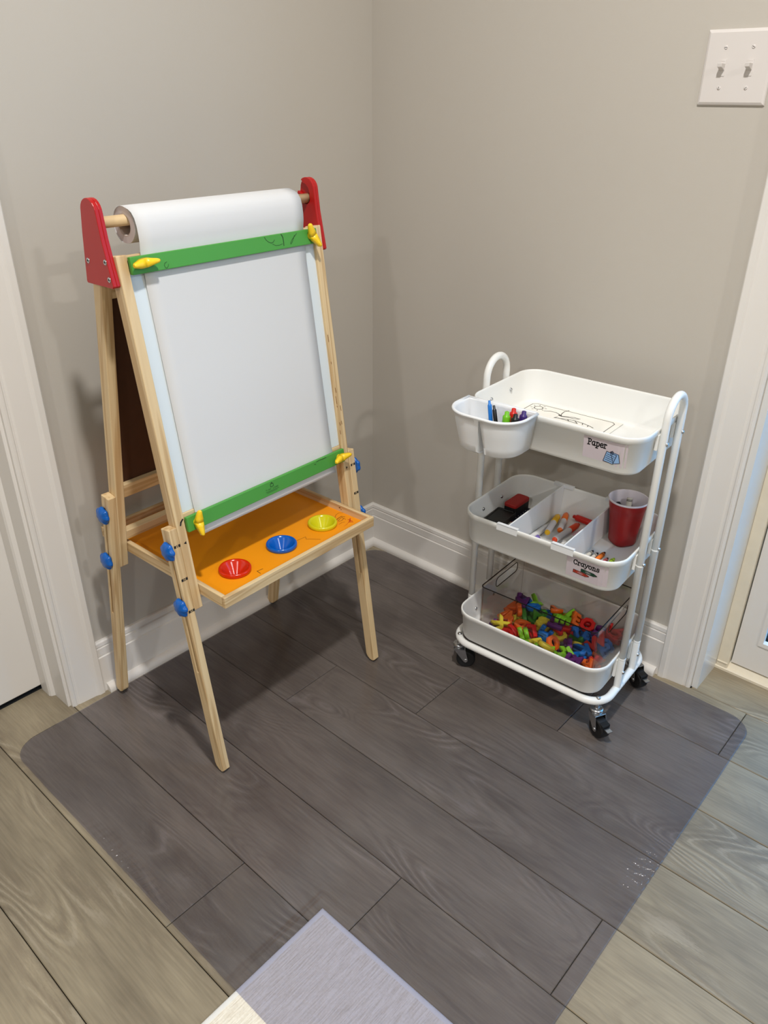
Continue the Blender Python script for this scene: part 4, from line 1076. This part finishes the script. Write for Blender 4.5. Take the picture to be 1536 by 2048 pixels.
# colouring sheet in the top tray
sheet = thing('coloring_sheet', (0, 0, 0.6176), 0, 'white coloring sheet with a line drawing of a sun lying in the top cart tray', 'paper')
b = MB()
b.box((-0.168, -0.112, 0.0), (0.0545, 0.1145, 0.0006)); b.build('sheet', plain('coloring_paper', srgb(238, 235, 226), 0.8), sheet)
b = MB(); f0 = lambda u, v: (u, v, 0.0009)
b.ribbon([(-0.150, -0.100), (-0.150, 0.098), (-0.143, 0.105), (0.035, 0.105), (0.042, 0.098), (0.042, -0.100), (0.036, -0.106), (-0.144, -0.106), (-0.150, -0.100)], 0.0014, f0)
sx_, sy_ = -0.128, 0.0835
b.ribbon([(sx_ + 0.0095 * math.cos(a * math.pi / 9), sy_ + 0.0095 * math.sin(a * math.pi / 9)) for a in range(19)], 0.0017, f0)
for i in range(8):
    a = i * math.pi / 4 + 0.3
    b.ribbon([(sx_ + 0.0135 * math.cos(a), sy_ + 0.0135 * math.sin(a)), (sx_ + 0.0175 * math.cos(a), sy_ + 0.0175 * math.sin(a))], 0.0014, f0)
for st in ([(-0.109, 0.074), (-0.098, 0.081), (-0.085, 0.082), (-0.075, 0.077), (-0.0705, 0.0715)], [(-0.069, 0.0715), (-0.072, 0.086), (-0.073, 0.098), (-0.068, 0.110)],
           [(-0.067, 0.0700), (-0.056, 0.0740), (-0.040, 0.0800), (-0.027, 0.0790)], [(-0.0665, 0.0680), (-0.052, 0.0720), (-0.040, 0.0730), (-0.029, 0.0755)],
           [(-0.0735, 0.0520), (-0.054, 0.0590), (-0.034, 0.0640), (-0.012, 0.0610), (0.006, 0.0555), (0.016, 0.0505)], [(-0.066, 0.056), (-0.040, 0.054), (-0.020, 0.052)],
           [(-0.030, 0.062), (-0.022, 0.054)], [(-0.012, 0.0605), (-0.009, 0.0530)], [(0.002, 0.0568), (0.004, 0.0500)], [(-0.046, 0.060), (-0.040, 0.053)], [(-0.0735, 0.052), (-0.070, 0.060)],
           [(-0.0735, 0.0715), (-0.0700, 0.0690), (-0.0660, 0.0712), (-0.0690, 0.0740), (-0.0735, 0.0715)]):
    b.ribbon(st, 0.0017, f0)
b.build('printed_drawing', plain('printed_line', srgb(84, 80, 74), 0.8), sheet, recalc=False)

# dividers clipped over the rims of the middle tray
for x, lab in ((-0.0640, 'white tray divider left of the loose markers in the middle tray'), (0.0625, 'white tray divider between the loose markers and the red cup')):
    d = thing('tray_divider', (x, 0, 0), 0, lab, 'divider', 'dividers of the middle cart tray')
    b = MB(); b.prism([(-0.1165, 0.3660), (0.1165, 0.3660), (0.1205, 0.3800), (0.1232, 0.4352), (-0.1232, 0.4352), (-0.1205, 0.3800)], -0.0016, 0.0016, 'yz'); b.build('panel', M_CLIP, d, bevel=0.0006)
    for sy in (-1, 1):
        b = MB()
        ya, yb, yc = sy * 0.1232, sy * 0.1303, sy * 0.1292
        b.box((-0.0245, min(ya, yb), 0.4336), (0.0245, max(ya, yb), 0.4360)); b.box((-0.0245, min(yb, yc), 0.4205), (0.0245, max(yb, yc), 0.4360)); b.box((-0.0245, min(ya, sy * 0.1220), 0.4280), (0.0245, max(ya, sy * 0.1220), 0.4360))
        b.build('clip', M_CLIP, d, bevel=0.0006)

ZM = 0.3637                              # floor of the middle tray
# left compartment: dark box, felt eraser, printed card
bx = thing('black_case', (-0.1490, -0.0080, ZM), 0.05, 'flat black plastic case lying at the left of the middle tray', 'case')
b = MB()
b.rings([rrect(0.0235, 0.0350, 0.004, z, 4) for z in (0.0, 0.0175)] + [rrect(0.0225, 0.0340, 0.004, 0.0185, 4), rrect(0.0195, 0.0310, 0.004, 0.0185, 4), rrect(0.0190, 0.0305, 0.004, 0.0172, 4)], smooth=False, cap0=True, cap1=True)
b.build('body', M_GREYB, bx)
b = MB(); b.rings([rrect(0.0235, 0.0350, 0.004, z, 4) for z in (0.0105, 0.0118)], smooth=False); b.build('lid_seam', M_DARK, bx)
er = thing('felt_eraser', (-0.1440, 0.0560, 0.3700), -0.03, 'red and black whiteboard eraser resting on a navy card in the middle tray', 'eraser')
prof = [(0.0150, 0.0), (0.0158, 0.004)]
b = MB(); b.rings([rrect(0.0160, 0.0310, 0.005, z, 5) for z in (0.0, 0.0200)], smooth=False, cap0=True, cap1=True); b.build('felt_pad', M_RUBBER, er)
def waist(z, k):
    out = []
    for x, y, zz in rrect(0.0165 - k, 0.0315 - k, 0.0065, z, 6):
        out.append((x * (1 - 0.10 * math.cos(y / 0.0315 * math.pi / 2) ** 2), y, zz))
    return out
b = MB(); b.rings([waist(0.0200, 0), waist(0.0265, 0), waist(0.0280, 0.0015), waist(0.0284, 0.004)], smooth=False, cap0=True, cap1=True); b.build('handle', plain('eraser_red', srgb(158, 20, 16), 0.6), er, bevel=0.0008)
nc = thing('printed_card', (-0.1010, 0.0260, ZM), 0.0, 'navy blue printed package card with white lettering beside the black case', 'package')
b = MB(); b.box((-0.0360, -0.0860, 0.0), (0.0340, 0.0600, 0.0055)); b.build('sleeve', M_NAVY, nc, bevel=0.0006)
b = MB(); fn = lambda u, v: (u, v, 0.0059)
# white capitals running along the divider edge, as far as they can be read
bl_ = {'E': [[(1, 1), (0, 1), (0, 0), (1, 0)], [(0, .5), (.8, .5)]], 'X': [[(0, 0), (1, 1)], [(0, 1), (1, 0)]], 'P': [[(0, 0), (0, 1), (1, 1), (1, .5), (0, .5)]], 'R': [[(0, 0), (0, 1), (1, 1), (1, .5), (0, .5), (1, 0)]], 'T': [[(0, 1), (1, 1)], [(.5, 1), (.5, 0)]]}
yy = 0.046
for ch in 'EXPERT':
    for st in bl_[ch]: b.ribbon([(-0.0200 + py * 0.0100, yy - px * 0.0062) for px, py in st], 0.0020, fn)
    yy -= 0.0100
for i in range(5): b.ribbon([(-0.026, 0.044 - i * 0.011), (-0.0245, 0.042 - i * 0.011)], 0.0012, fn)
b.build('lettering', K_WHITE, nc, recalc=False)
b = MB(); b.poly([(-0.034, -0.084)] + [(lerp(-0.034, 0.032, i / 8), -0.030 + 0.012 * math.sin(i / 8 * math.pi * 0.6)) for i in range(9)] + [(0.032, -0.084)], lambda u, v: (u, v, 0.0058)); b.build('printed_panel', M_CREAM, nc, recalc=False)
b = MB(); b.ribbon([(lerp(-0.034, 0.032, i / 8), -0.0292 + 0.012 * math.sin(i / 8 * math.pi * 0.6)) for i in range(9)], 0.0018, lambda u, v: (u, v, 0.0060)); b.build('printed_stripe', K_RED, nc, recalc=False)

# loose markers in the middle compartment
GM = 'loose markers in the middle compartment'
r_ = 0.0072; z1 = ZM + r_ + 0.0003
def lay(nm, label, a, c, cap, body, rr=0.0072, dz0=0.0, dz1=0.0, cl=0.36):
    marker(nm, label, GM, (a[0], a[1], ZM + rr + 0.0003 + dz0), (c[0], c[1], ZM + rr + 0.0003 + dz1), cap, body, rr, cap_len=cl)
lay('felt_marker', 'yellow marker with white barrel in the middle compartment', (-0.0300, -0.008), (-0.0530, 0.0900), K_YEL, K_GREYW, dz0=0.008, dz1=0.002, cl=0.42)
lay('felt_marker', 'orange marker with white barrel beside the yellow marker', (-0.0160, 0.025), (-0.0440, 0.1130), K_ORA, K_GREYW, dz0=0.004, cl=0.42)
lay('felt_marker', 'red marker lying across the back of the middle compartment', (0.0560, 0.1030), (-0.0260, 0.1110), K_RED, K_GREYW, 0.0075, cl=0.66)
lay('felt_marker', 'red-orange marker with grey barrel right of the orange marker', (-0.0060, -0.020), (0.0030, 0.0790), K_ROR, K_GREYW, dz0=0.004, dz1=0.003, cl=0.38)
lay('felt_marker', 'white marker with a black cap ring by the left divider', (-0.0500, 0.030), (-0.0540, -0.0600), K_WHITE, K_WHITE, cl=0.2)
lay('felt_marker', 'mauve marker with white cap along the right divider', (0.0250, 0.0780), (0.0130, -0.0200), K_WHITE, K_PNK, cl=0.4)
lay('felt_marker', 'grey-printed white marker in the back right corner of the compartment', (0.0420, 0.0180), (0.0350, 0.0920), K_GREYW, K_GREYW, cl=0.3)
lay('felt_marker', 'lilac capped marker against the front wall of the middle compartment', (-0.0080, -0.1080), (-0.0420, -0.0270), K_PUR, K_WHITE, dz1=0.004, cl=0.35)

# red cup with a marker and a crayon, loose crayons in the right compartment
cup = thing('party_cup', (0.1025, 0.0860, ZM), 0.2, 'tall red plastic cup standing at the right end of the middle tray', 'cup')
b = MB()
def cupring(r, z, lob):
    return [(r * (1 + lob * math.cos(4 * a)) * math.cos(a), r * (1 + lob * math.cos(4 * a)) * math.sin(a), z) for a in [2 * math.pi * i / 64 for i in range(64)]]
b.rings([cupring(r, z, l) for r, z, l in ((0.0220, 0.0020, 0.05), (0.0255, 0.0004, 0.06), (0.0280, 0.0060, 0.055), (0.0300, 0.030, 0.035), (0.0340, 0.062, 0.015), (0.0376, 0.086, 0.0), (0.0383, 0.0870, 0.0), (0.0402, 0.1030, 0.0))], 0, True, cap0=True)
b.build('cup_wall', M_CUPRED, cup)
b = MB()
b.rings([cupring(r, z, 0) for r, z in ((0.0402, 0.1030), (0.0418, 0.1034), (0.0425, 0.1052), (0.0416, 0.1070), (0.0402, 0.1072), (0.0393, 0.1058), (0.0376, 0.0900), (0.0330, 0.062), (0.0285, 0.030), (0.0250, 0.0040))], 0, True, cap1=True)
b.build('cup_lining', M_CUPWHITE, cup)
def crayon(label, group, a, c, col, band, length=None, r=0.0041):
    a, c = Vector(a), Vector(c)
    wa, wc = cw(*a), cw(*c)
    t = empty('crayon', wa, 0, label, 'crayon', group)
    Mx = axis_frame((0, 0, 0), wc - wa); Ln = (c - a).length
    b = MB(); b.lathe([(0.0001, 0), (r, 0.0003), (r, Ln - 0.010)], 14, 0, Mx)
    for z in (0.004, 0.0065, Ln - 0.0165, Ln - 0.0140): b.lathe([(r * 1.02, z), (r * 1.02, z + 0.0012)], 14, 1, Mx)
    b.build('wrapper', [col, band], t)
    b = MB(); b.lathe([(r * 0.92, Ln - 0.0100), (r * 0.92, Ln - 0.0085), (r * 0.45, Ln - 0.0008), (r * 0.3, Ln), (0.0001, Ln)], 14, 0, Mx)
    b.build('tip', band if band is not M_INK or col is K_CRW else col, t)
    return t
K_CRW = plain('crayon_white_wrap', srgb(206, 200, 186), 0.7)
K_CRO = plain('crayon_orange_wrap', srgb(236, 120, 26), 0.7); K_CRL = plain('crayon_lime_wrap', srgb(150, 180, 40), 0.7); K_CRR = plain('crayon_rose_wrap', srgb(196, 96, 96), 0.7); K_BROWN = plain('crayon_brown_band', srgb(70, 34, 16), 0.7)
GC = 'crayons at the right end of the middle tray'
crayon('white crayon with black bands standing in the red cup', 'sticks in the red cup', (0.0965, 0.1090, 0.4600), (0.1080, 0.0740, 0.3690), K_CRW, M_INK, r=0.0060)
marker('felt_marker', 'black capped marker leaning inside the red cup', 'sticks in the red cup', (0.1060, 0.0930, 0.3690), (0.0780, 0.0930, 0.4500), K_BLK, K_BLK, 0.0085)
zc = ZM + 0.0048
crayon('white crayon with a black tip leftmost in front of the red cup', GC, (0.0720, -0.0860, zc), (0.0750, 0.0030, zc), K_CRW, M_INK)
crayon('second white crayon with a black tip right of the leftmost crayon', GC, (0.0830, -0.0880, zc), (0.0870, 0.0000, zc), K_CRW, M_INK)
crayon('orange crayon among the crayons in front of the red cup', GC, (0.0950, -0.0800, zc), (0.0975, 0.0120, zc), K_CRO, K_BROWN, r=0.0046)
crayon('rose red crayon between the orange and the lime crayon', GC, (0.1120, -0.0900, zc), (0.1120, -0.0050, zc), K_CRR, K_BROWN)
crayon('lime green crayon with a dark tip rightmost before the red cup', GC, (0.1240, -0.0860, zc), (0.1230, 0.0020, zc), K_CRL, M_INK, r=0.0045)

# ------------------------------------------------------------------ clear bin with toy letters
bin_ = thing('clear_bin', (0, 0, 0), 0, 'clear acrylic bin with handle slots standing in the bottom cart tray', 'bin')
BX0, BX1, BY0, BY1, BZ0, BZ1, BT = -0.1300, 0.1510, -0.1060, 0.1050, 0.1030, 0.2470, 0.0026
bcx, bcy, bhx, bhy = (BX0 + BX1) / 2, (BY0 + BY1) / 2, (BX1 - BX0) / 2, (BY1 - BY0) / 2
b = MB()
# front and back walls with the rounded corners, floor
for sy in (-1, 1):
    o_, i_ = [], []
    r = 0.010
    for k, dst in ((0.0, o_), (BT, i_)):
        hx, hy, rr = bhx - k, bhy - k, r - k * 0.5
        left = [(bcx - hx, bcy + sy * (hy - r))] + [(bcx - hx + rr - rr * math.cos(math.radians(a)), bcy + sy * (hy - rr + rr * math.sin(math.radians(a)))) for a in range(15, 91, 15)]
        right = [(2 * bcx - x, y) for x, y in left][::-1]
        dst += left + right
    ring = o_ + i_[::-1]
    b.rings([[(x, y, z) for x, y in ring] for z in (BZ0, BZ1)], 0, False, cap0=True, cap1=True)
b.box((BX0 + 0.001, BY0 + 0.001, BZ0), (BX1 - 0.001, BY1 - 0.001, BZ0 + 0.0024))
b.build('bin_wall', M_BIN, bin_)
for sx in (-1, 1):
    # end wall with a rounded handle slot
    ya, yb = BY0 + 0.010, BY1 - 0.010
    hy0, hy1, hz0, hz1, hr = -0.036, 0.062, 0.2080, 0.2330, 0.009
    hole = [(p[0], p[1]) for p in rrect((hy1 - hy0) / 2, (hz1 - hz0) / 2, hr, 0, 5, (hy0 + hy1) / 2, (hz0 + hz1) / 2)]
    n = len(hole); cx, cy = (hy0 + hy1) / 2, (hz0 + hz1) / 2
    outer = []
    for (hx_, hz_) in hole:
        dx, dz = hx_ - cx, hz_ - cy; ts = []
        if dx > 1e-9: ts.append((yb - cx) / dx)
        if dx < -1e-9: ts.append((ya - cx) / dx)
        if dz > 1e-9: ts.append((BZ1 - cy) / dz)
        if dz < -1e-9: ts.append((BZ0 - cy) / dz)
        t = min(ts); outer.append([cx + dx * t, cy + dz * t])
    for q in ((ya, BZ0), (yb, BZ0), (yb, BZ1), (ya, BZ1)):
        j = min(range(n), key=lambda i: (outer[i][0] - q[0]) ** 2 + (outer[i][1] - q[1]) ** 2); outer[j] = list(q)
    b = MB()
    xo, xi = (BX1, BX1 - BT) if sx > 0 else (BX0, BX0 + BT)
    v = [(xo, *p) for p in outer] + [(xo, *p) for p in hole] + [(xi, *p) for p in outer] + [(xi, *p) for p in hole]
    f = []
    for i in range(n):
        j = (i + 1) % n
        f += [(i, j, n + j, n + i), (2 * n + i, 3 * n + i, 3 * n + j, 2 * n + j), (n + i, n + j, 3 * n + j, 3 * n + i), (i, 2 * n + i, 2 * n + j, j)]
    b.add(v, f, 0, False)
    b.build('end_wall', M_BIN, bin_)
    e = MB(); e.tube([((xo + xi) / 2, y_, z_) for y_, z_ in hole], 0.0011, 6, closed=True); e.build('slot_edge', M_BINRIM, bin_)
b = MB()
ring = [(bcx + (x - 0), bcy + (y - 0)) for x, y, z in rrect(bhx - BT / 2, bhy - BT / 2, 0.009, 0, 6)]
b.tube([(x, y, BZ1 + 0.0004) for x, y in ring], 0.0013, 6, closed=True)
b.build('rim', M_BINRIM, bin_)

LETTERS = """lime|E|0.0225,0.0197,0.1541|0.777,-0,-0,-0.629
orange|W|0.141,-0.0833,0.1435|0.575,-0.373,0.621,-0.381
purple|H|0.0115,0.0091,0.1433|0.75,-0,-0,-0.662
red|W|0.1137,0.0065,0.1415|0.865,0.203,-0.339,0.309
purple|Z|0.1007,-0.0848,0.1403|0.162,-0.678,0.71,0.1
green|2|-0.0394,0.0269,0.1379|0.651,0.184,0.683,-0.276
yellow|U|0.0272,-0.0711,0.1369|0.014,0.366,0.868,-0.335
red|Q|0.1283,0.0637,0.1346|0.998,-0.026,0.052,0.009
orange|E|0.0334,0.0675,0.133|0.894,0.118,0.381,0.203
blue|K|0.0967,-0.0272,0.1328|0.352,0.011,0.006,-0.936
purple|A|-0.0975,0.0518,0.1325|0,-0.952,-0.305,0
red|M|0.0222,0.0155,0.1325|0.561,-0,-0,-0.828
blue|0|-0.0684,0.0488,0.1325|0.895,-0,-0,-0.446
red|G|-0.0629,-0.0843,0.1325|0.06,-0,-0,-0.998
yellow|B|-0.0246,0.0084,0.1325|0.044,0,0,0.999
blue|6|0.1363,0.0026,0.1313|0.284,-0.957,-0.053,-0.009
lime|H|0.0212,0.0727,0.1307|0.916,0.015,0.398,-0.036
red|3|0.1353,-0.0374,0.1307|0.984,-0.117,0.051,-0.126
orange|8|-0.0919,0.0213,0.1304|0.7,0.345,-0.617,0.1
purple|Q|0.1014,-0.0825,0.1297|0.16,-0.018,-0.19,0.969
blue|Q|0.1265,0.0188,0.129|0.123,-0.395,-0.874,-0.256
yellow|X|-0.0981,-0.0509,0.1281|0.037,0.183,-0.012,0.982
red|O|0.0623,0.071,0.1281|0.65,0.092,0.189,-0.731
lime|M|-0.0348,-0.0642,0.1275|0.493,0.775,-0.225,-0.325
lime|N|0.078,-0.0633,0.1272|0.724,0.45,0.035,0.522
red|L|-0.0293,-0.0299,0.1268|0.319,-0.127,0.069,-0.937
red|9|0.1203,0.0457,0.1268|0.213,0.704,-0.677,0.024
lime|R|-0.0297,-0.0512,0.1262|0.295,0.78,0.126,-0.538
orange|4|-0.0982,-0.0168,0.1259|0.963,0.161,-0.079,0.2
purple|J|-0.1157,0.0815,0.1256|0.137,0.06,0.923,-0.356
blue|U|-0.0012,-0.0176,0.1244|0.096,-0.133,-0.758,-0.632
yellow|T|-0.0866,-0.091,0.1242|0.799,0.232,0.203,0.515
lime|X|-0.0752,0.0785,0.124|0.187,-0.419,-0.077,-0.885
orange|L|-0.1192,-0.0068,0.1239|0.242,-0.132,-0.088,0.957
orange|T|-0.0301,0.0857,0.1238|0.395,-0.011,-0.171,-0.903
lime|5|0.006,-0.0865,0.1233|0.571,-0.013,-0.707,-0.417
lime|2|-0.0139,-0.083,0.1233|0.27,0.27,0.654,0.654
blue|E|0.0021,-0.0316,0.1231|0.018,0.018,0.707,0.707
purple|Y|0.0667,-0.0289,0.1231|0.602,0.602,-0.371,-0.371
red|D|-0.0611,-0.0612,0.1227|0.702,-0.685,0.174,-0.084
purple|5|0.0986,0.0397,0.1226|0.399,0.384,-0.822,-0.133
red|Z|0.1197,0.0961,0.1221|0.524,-0.524,-0.475,-0.475
orange|O|0.0283,-0.0327,0.122|0.893,0.092,0.416,0.147
green|J|-0.0771,0.02,0.1218|0.276,-0.69,-0.155,-0.651
yellow|H|0.0001,-0.06,0.1217|0,-0.319,-0.948,0
yellow|O|0.0258,0.0016,0.1217|0.978,-0,-0,-0.21
blue|N|0.0934,-0.0299,0.1217|0.769,0,0,-0.639
blue|D|-0.0969,0.0648,0.1217|0.944,0,-0,-0.33
orange|F|0.1275,-0.0522,0.1217|0.65,0,0,0.76
lime|C|0.0549,-0.0536,0.1217|0,-0.381,-0.925,0
blue|3|0.0777,0.0392,0.1217|0.058,0,-0,-0.998
red|N|0.1299,0.0742,0.1217|0,-0.707,-0.707,0
green|G|-0.0455,0.0206,0.1217|0.21,-0,0,0.978
yellow|R|-0.0173,0.0028,0.1217|0.893,-0,0,-0.449
orange|D|-0.0636,-0.0173,0.1217|0.052,0,0,0.999
green|4|-0.0663,0.0492,0.1217|0.997,-0,-0,-0.08
red|P|-0.064,-0.0794,0.1217|0,-0.929,-0.369,-0
orange|A|-0.1153,0.0352,0.1217|0.255,0,-0,0.967
purple|C|0.096,0.0762,0.1217|0.04,-0,-0,-0.999
orange|R|0.0155,0.081,0.1216|0.015,0.911,-0.105,-0.398
yellow|S|0.0713,-0.0037,0.1208|0.38,0.883,0.274,-0.025
red|F|0.0541,0.0902,0.1205|0.026,0.698,0.707,-0.111
blue|2|0.0544,0.0357,0.12|0.511,-0.287,0.14,-0.798
purple|M|0.0054,0.0348,0.1191|0.334,0.238,-0.035,0.911
blue|S|0.1334,0.0237,0.119|0.069,-0.228,-0.934,-0.267
lime|6|0.0698,-0.0866,0.1189|0.736,-0.194,0.552,0.339
yellow|7|0.0262,-0.0961,0.1188|0.816,0.361,-0.011,-0.451
lime|Y|-0.0304,-0.0904,0.1187|0.772,0.053,0.314,0.55
purple|0|-0.1101,-0.087,0.1176|0.363,0.243,0.233,-0.869
red|5|0.0355,0.0322,0.1172|0.907,0.169,0.154,0.353
orange|B|0.0392,-0.0872,0.1172|0.424,0.305,0.193,-0.831
purple|S|0.0986,-0.0845,0.117|0.097,-0.03,-0.188,0.977
purple|4|-0.1135,-0.0576,0.1166|0.031,0.041,-0.198,0.979
orange|Z|0.1297,-0.0226,0.1166|0.071,-0.196,-0.002,-0.978
green|7|0.0615,0.0165,0.1162|0.477,0.593,0.506,-0.405
lime|U|-0.0082,0.0829,0.116|0.35,-0.112,0.13,0.921
red|C|0.095,0.0094,0.1159|0.184,0.921,-0.342,0.007
yellow|P|-0.1008,-0.009,0.1139|0.756,0.259,0.07,-0.597
yellow|D|-0.0913,-0.0714,0.1109|0.397,-0,0,-0.918
yellow|M|0.0058,-0.0613,0.1109|0,-0.649,-0.761,0
purple|W|0.1105,-0.0569,0.1109|0.992,-0,0,-0.128
yellow|4|-0.0906,0.0175,0.1109|0.943,-0,0,0.332
orange|7|0.0102,-0.0023,0.1109|0.897,-0,-0,-0.441
purple|F|0.098,-0.0185,0.1109|0.627,-0,0,0.779
blue|P|-0.0921,0.078,0.1109|0.685,0,-0,0.729
red|Y|-0.0006,0.0573,0.1109|0.42,0,-0,0.908
red|6|0.121,0.0733,0.1109|0.204,0,0,0.979
red|A|-0.055,-0.0916,0.1109|0.531,0,0,0.847
orange|0|-0.1133,0.0193,0.1109|0,-0.117,-0.993,-0
purple|L|-0.1086,0.0558,0.1109|0.988,0,-0,0.154
purple|3|0.1318,0.0473,0.1109|0,-0.95,-0.313,0
orange|J|-0.0632,-0.0369,0.1109|0.68,0,0,-0.734
orange|X|-0.0603,-0.0061,0.1109|0,0.856,0.517,-0
blue|9|0.0831,0.0424,0.1109|0,0.121,0.993,-0
yellow|G|-0.0244,0.0319,0.1109|0.711,0,0,-0.703
red|8|-0.1063,-0.0318,0.1109|0,-0.651,-0.759,0
orange|K|0.0498,-0.058,0.1109|0.601,0,0,0.799
red|T|-0.0275,-0.0254,0.1109|0,0.427,-0.904,0
blue|W|0.0406,0.0678,0.1109|0.002,0,-0,-1
orange|9|0.1326,-0.0851,0.1109|0.201,0,-0,0.98
green|8|-0.07,0.0404,0.1109|0.941,-0,-0,-0.339
blue|B|-0.042,0.0693,0.1109|0,0.14,-0.99,-0
purple|K|0.0902,0.0786,0.1109|0.849,0,0,0.528
purple|7|0.0491,-0.0186,0.11|0.694,0.159,0.689,0.136"""
HUES = {'orange': (240, 108, 20), 'lime': (136, 204, 40), 'red': (206, 30, 26), 'blue': (8, 106, 190), 'purple': (96, 32, 112), 'green': (60, 134, 34), 'yellow': (226, 208, 60)}
LM = {k: plain('%s_toy_plastic' % k, srgb(*v), 0.4, 0.5) for k, v in HUES.items()}
glyphs = {}
def glyph(ch):
    if ch not in glyphs:
        cu_ = bpy.data.curves.new('letter_shape', 'FONT'); cu_.body = ch; cu_.size = 0.044; cu_.extrude = 0.0045; cu_.offset = 0.0017; cu_.resolution_u = 2
        cu_.bevel_depth = 0.0006; cu_.bevel_resolution = 0; cu_.align_x = 'CENTER'
        o = bpy.data.objects.new('letter_shape', cu_); COL.objects.link(o)
        me = bpy.data.meshes.new_from_object(o.evaluated_get(bpy.context.evaluated_depsgraph_get()))
        bpy.data.objects.remove(o); bpy.data.curves.remove(cu_)
        xs = [v.co.x for v in me.vertices]; ys = [v.co.y for v in me.vertices]
        me.transform(Matrix.Translation((-(min(xs) + max(xs)) / 2, -(min(ys) + max(ys)) / 2, 0)))
        me.materials.clear(); me.materials.append(None)
        glyphs[ch] = me
    return glyphs[ch]
RCART = Matrix.Rotation(CTH, 4, 'Z')
from mathutils import Quaternion
for row in LETTERS.split('\n'):
    hue, ch, loc, quat = row.split('|')
    loc = [float(x) for x in loc.split(',')]; quat = Quaternion([float(x) for x in quat.split(',')]); quat.normalize()
    o = bpy.data.objects.new('toy_number' if ch.isdigit() else 'toy_letter', glyph(ch)); COL.objects.link(o)
    o.matrix_world = Matrix.Translation(cw(*loc)) @ RCART @ quat.to_matrix().to_4x4()
    o.material_slots[0].link = 'OBJECT'; o.material_slots[0].material = LM[hue]
    word = {'0': 'zero', '2': 'two', '3': 'three', '4': 'four', '5': 'five', '6': 'six', '7': 'seven', '8': 'eight', '9': 'nine'}.get(ch, ch)
    tag(o, '%s plastic toy %s %s in the heap inside the clear bin' % (hue, 'number' if ch.isdigit() else 'letter', word), 'toy number' if ch.isdigit() else 'toy letter', 'toy letters and numbers heaped in the clear bin')
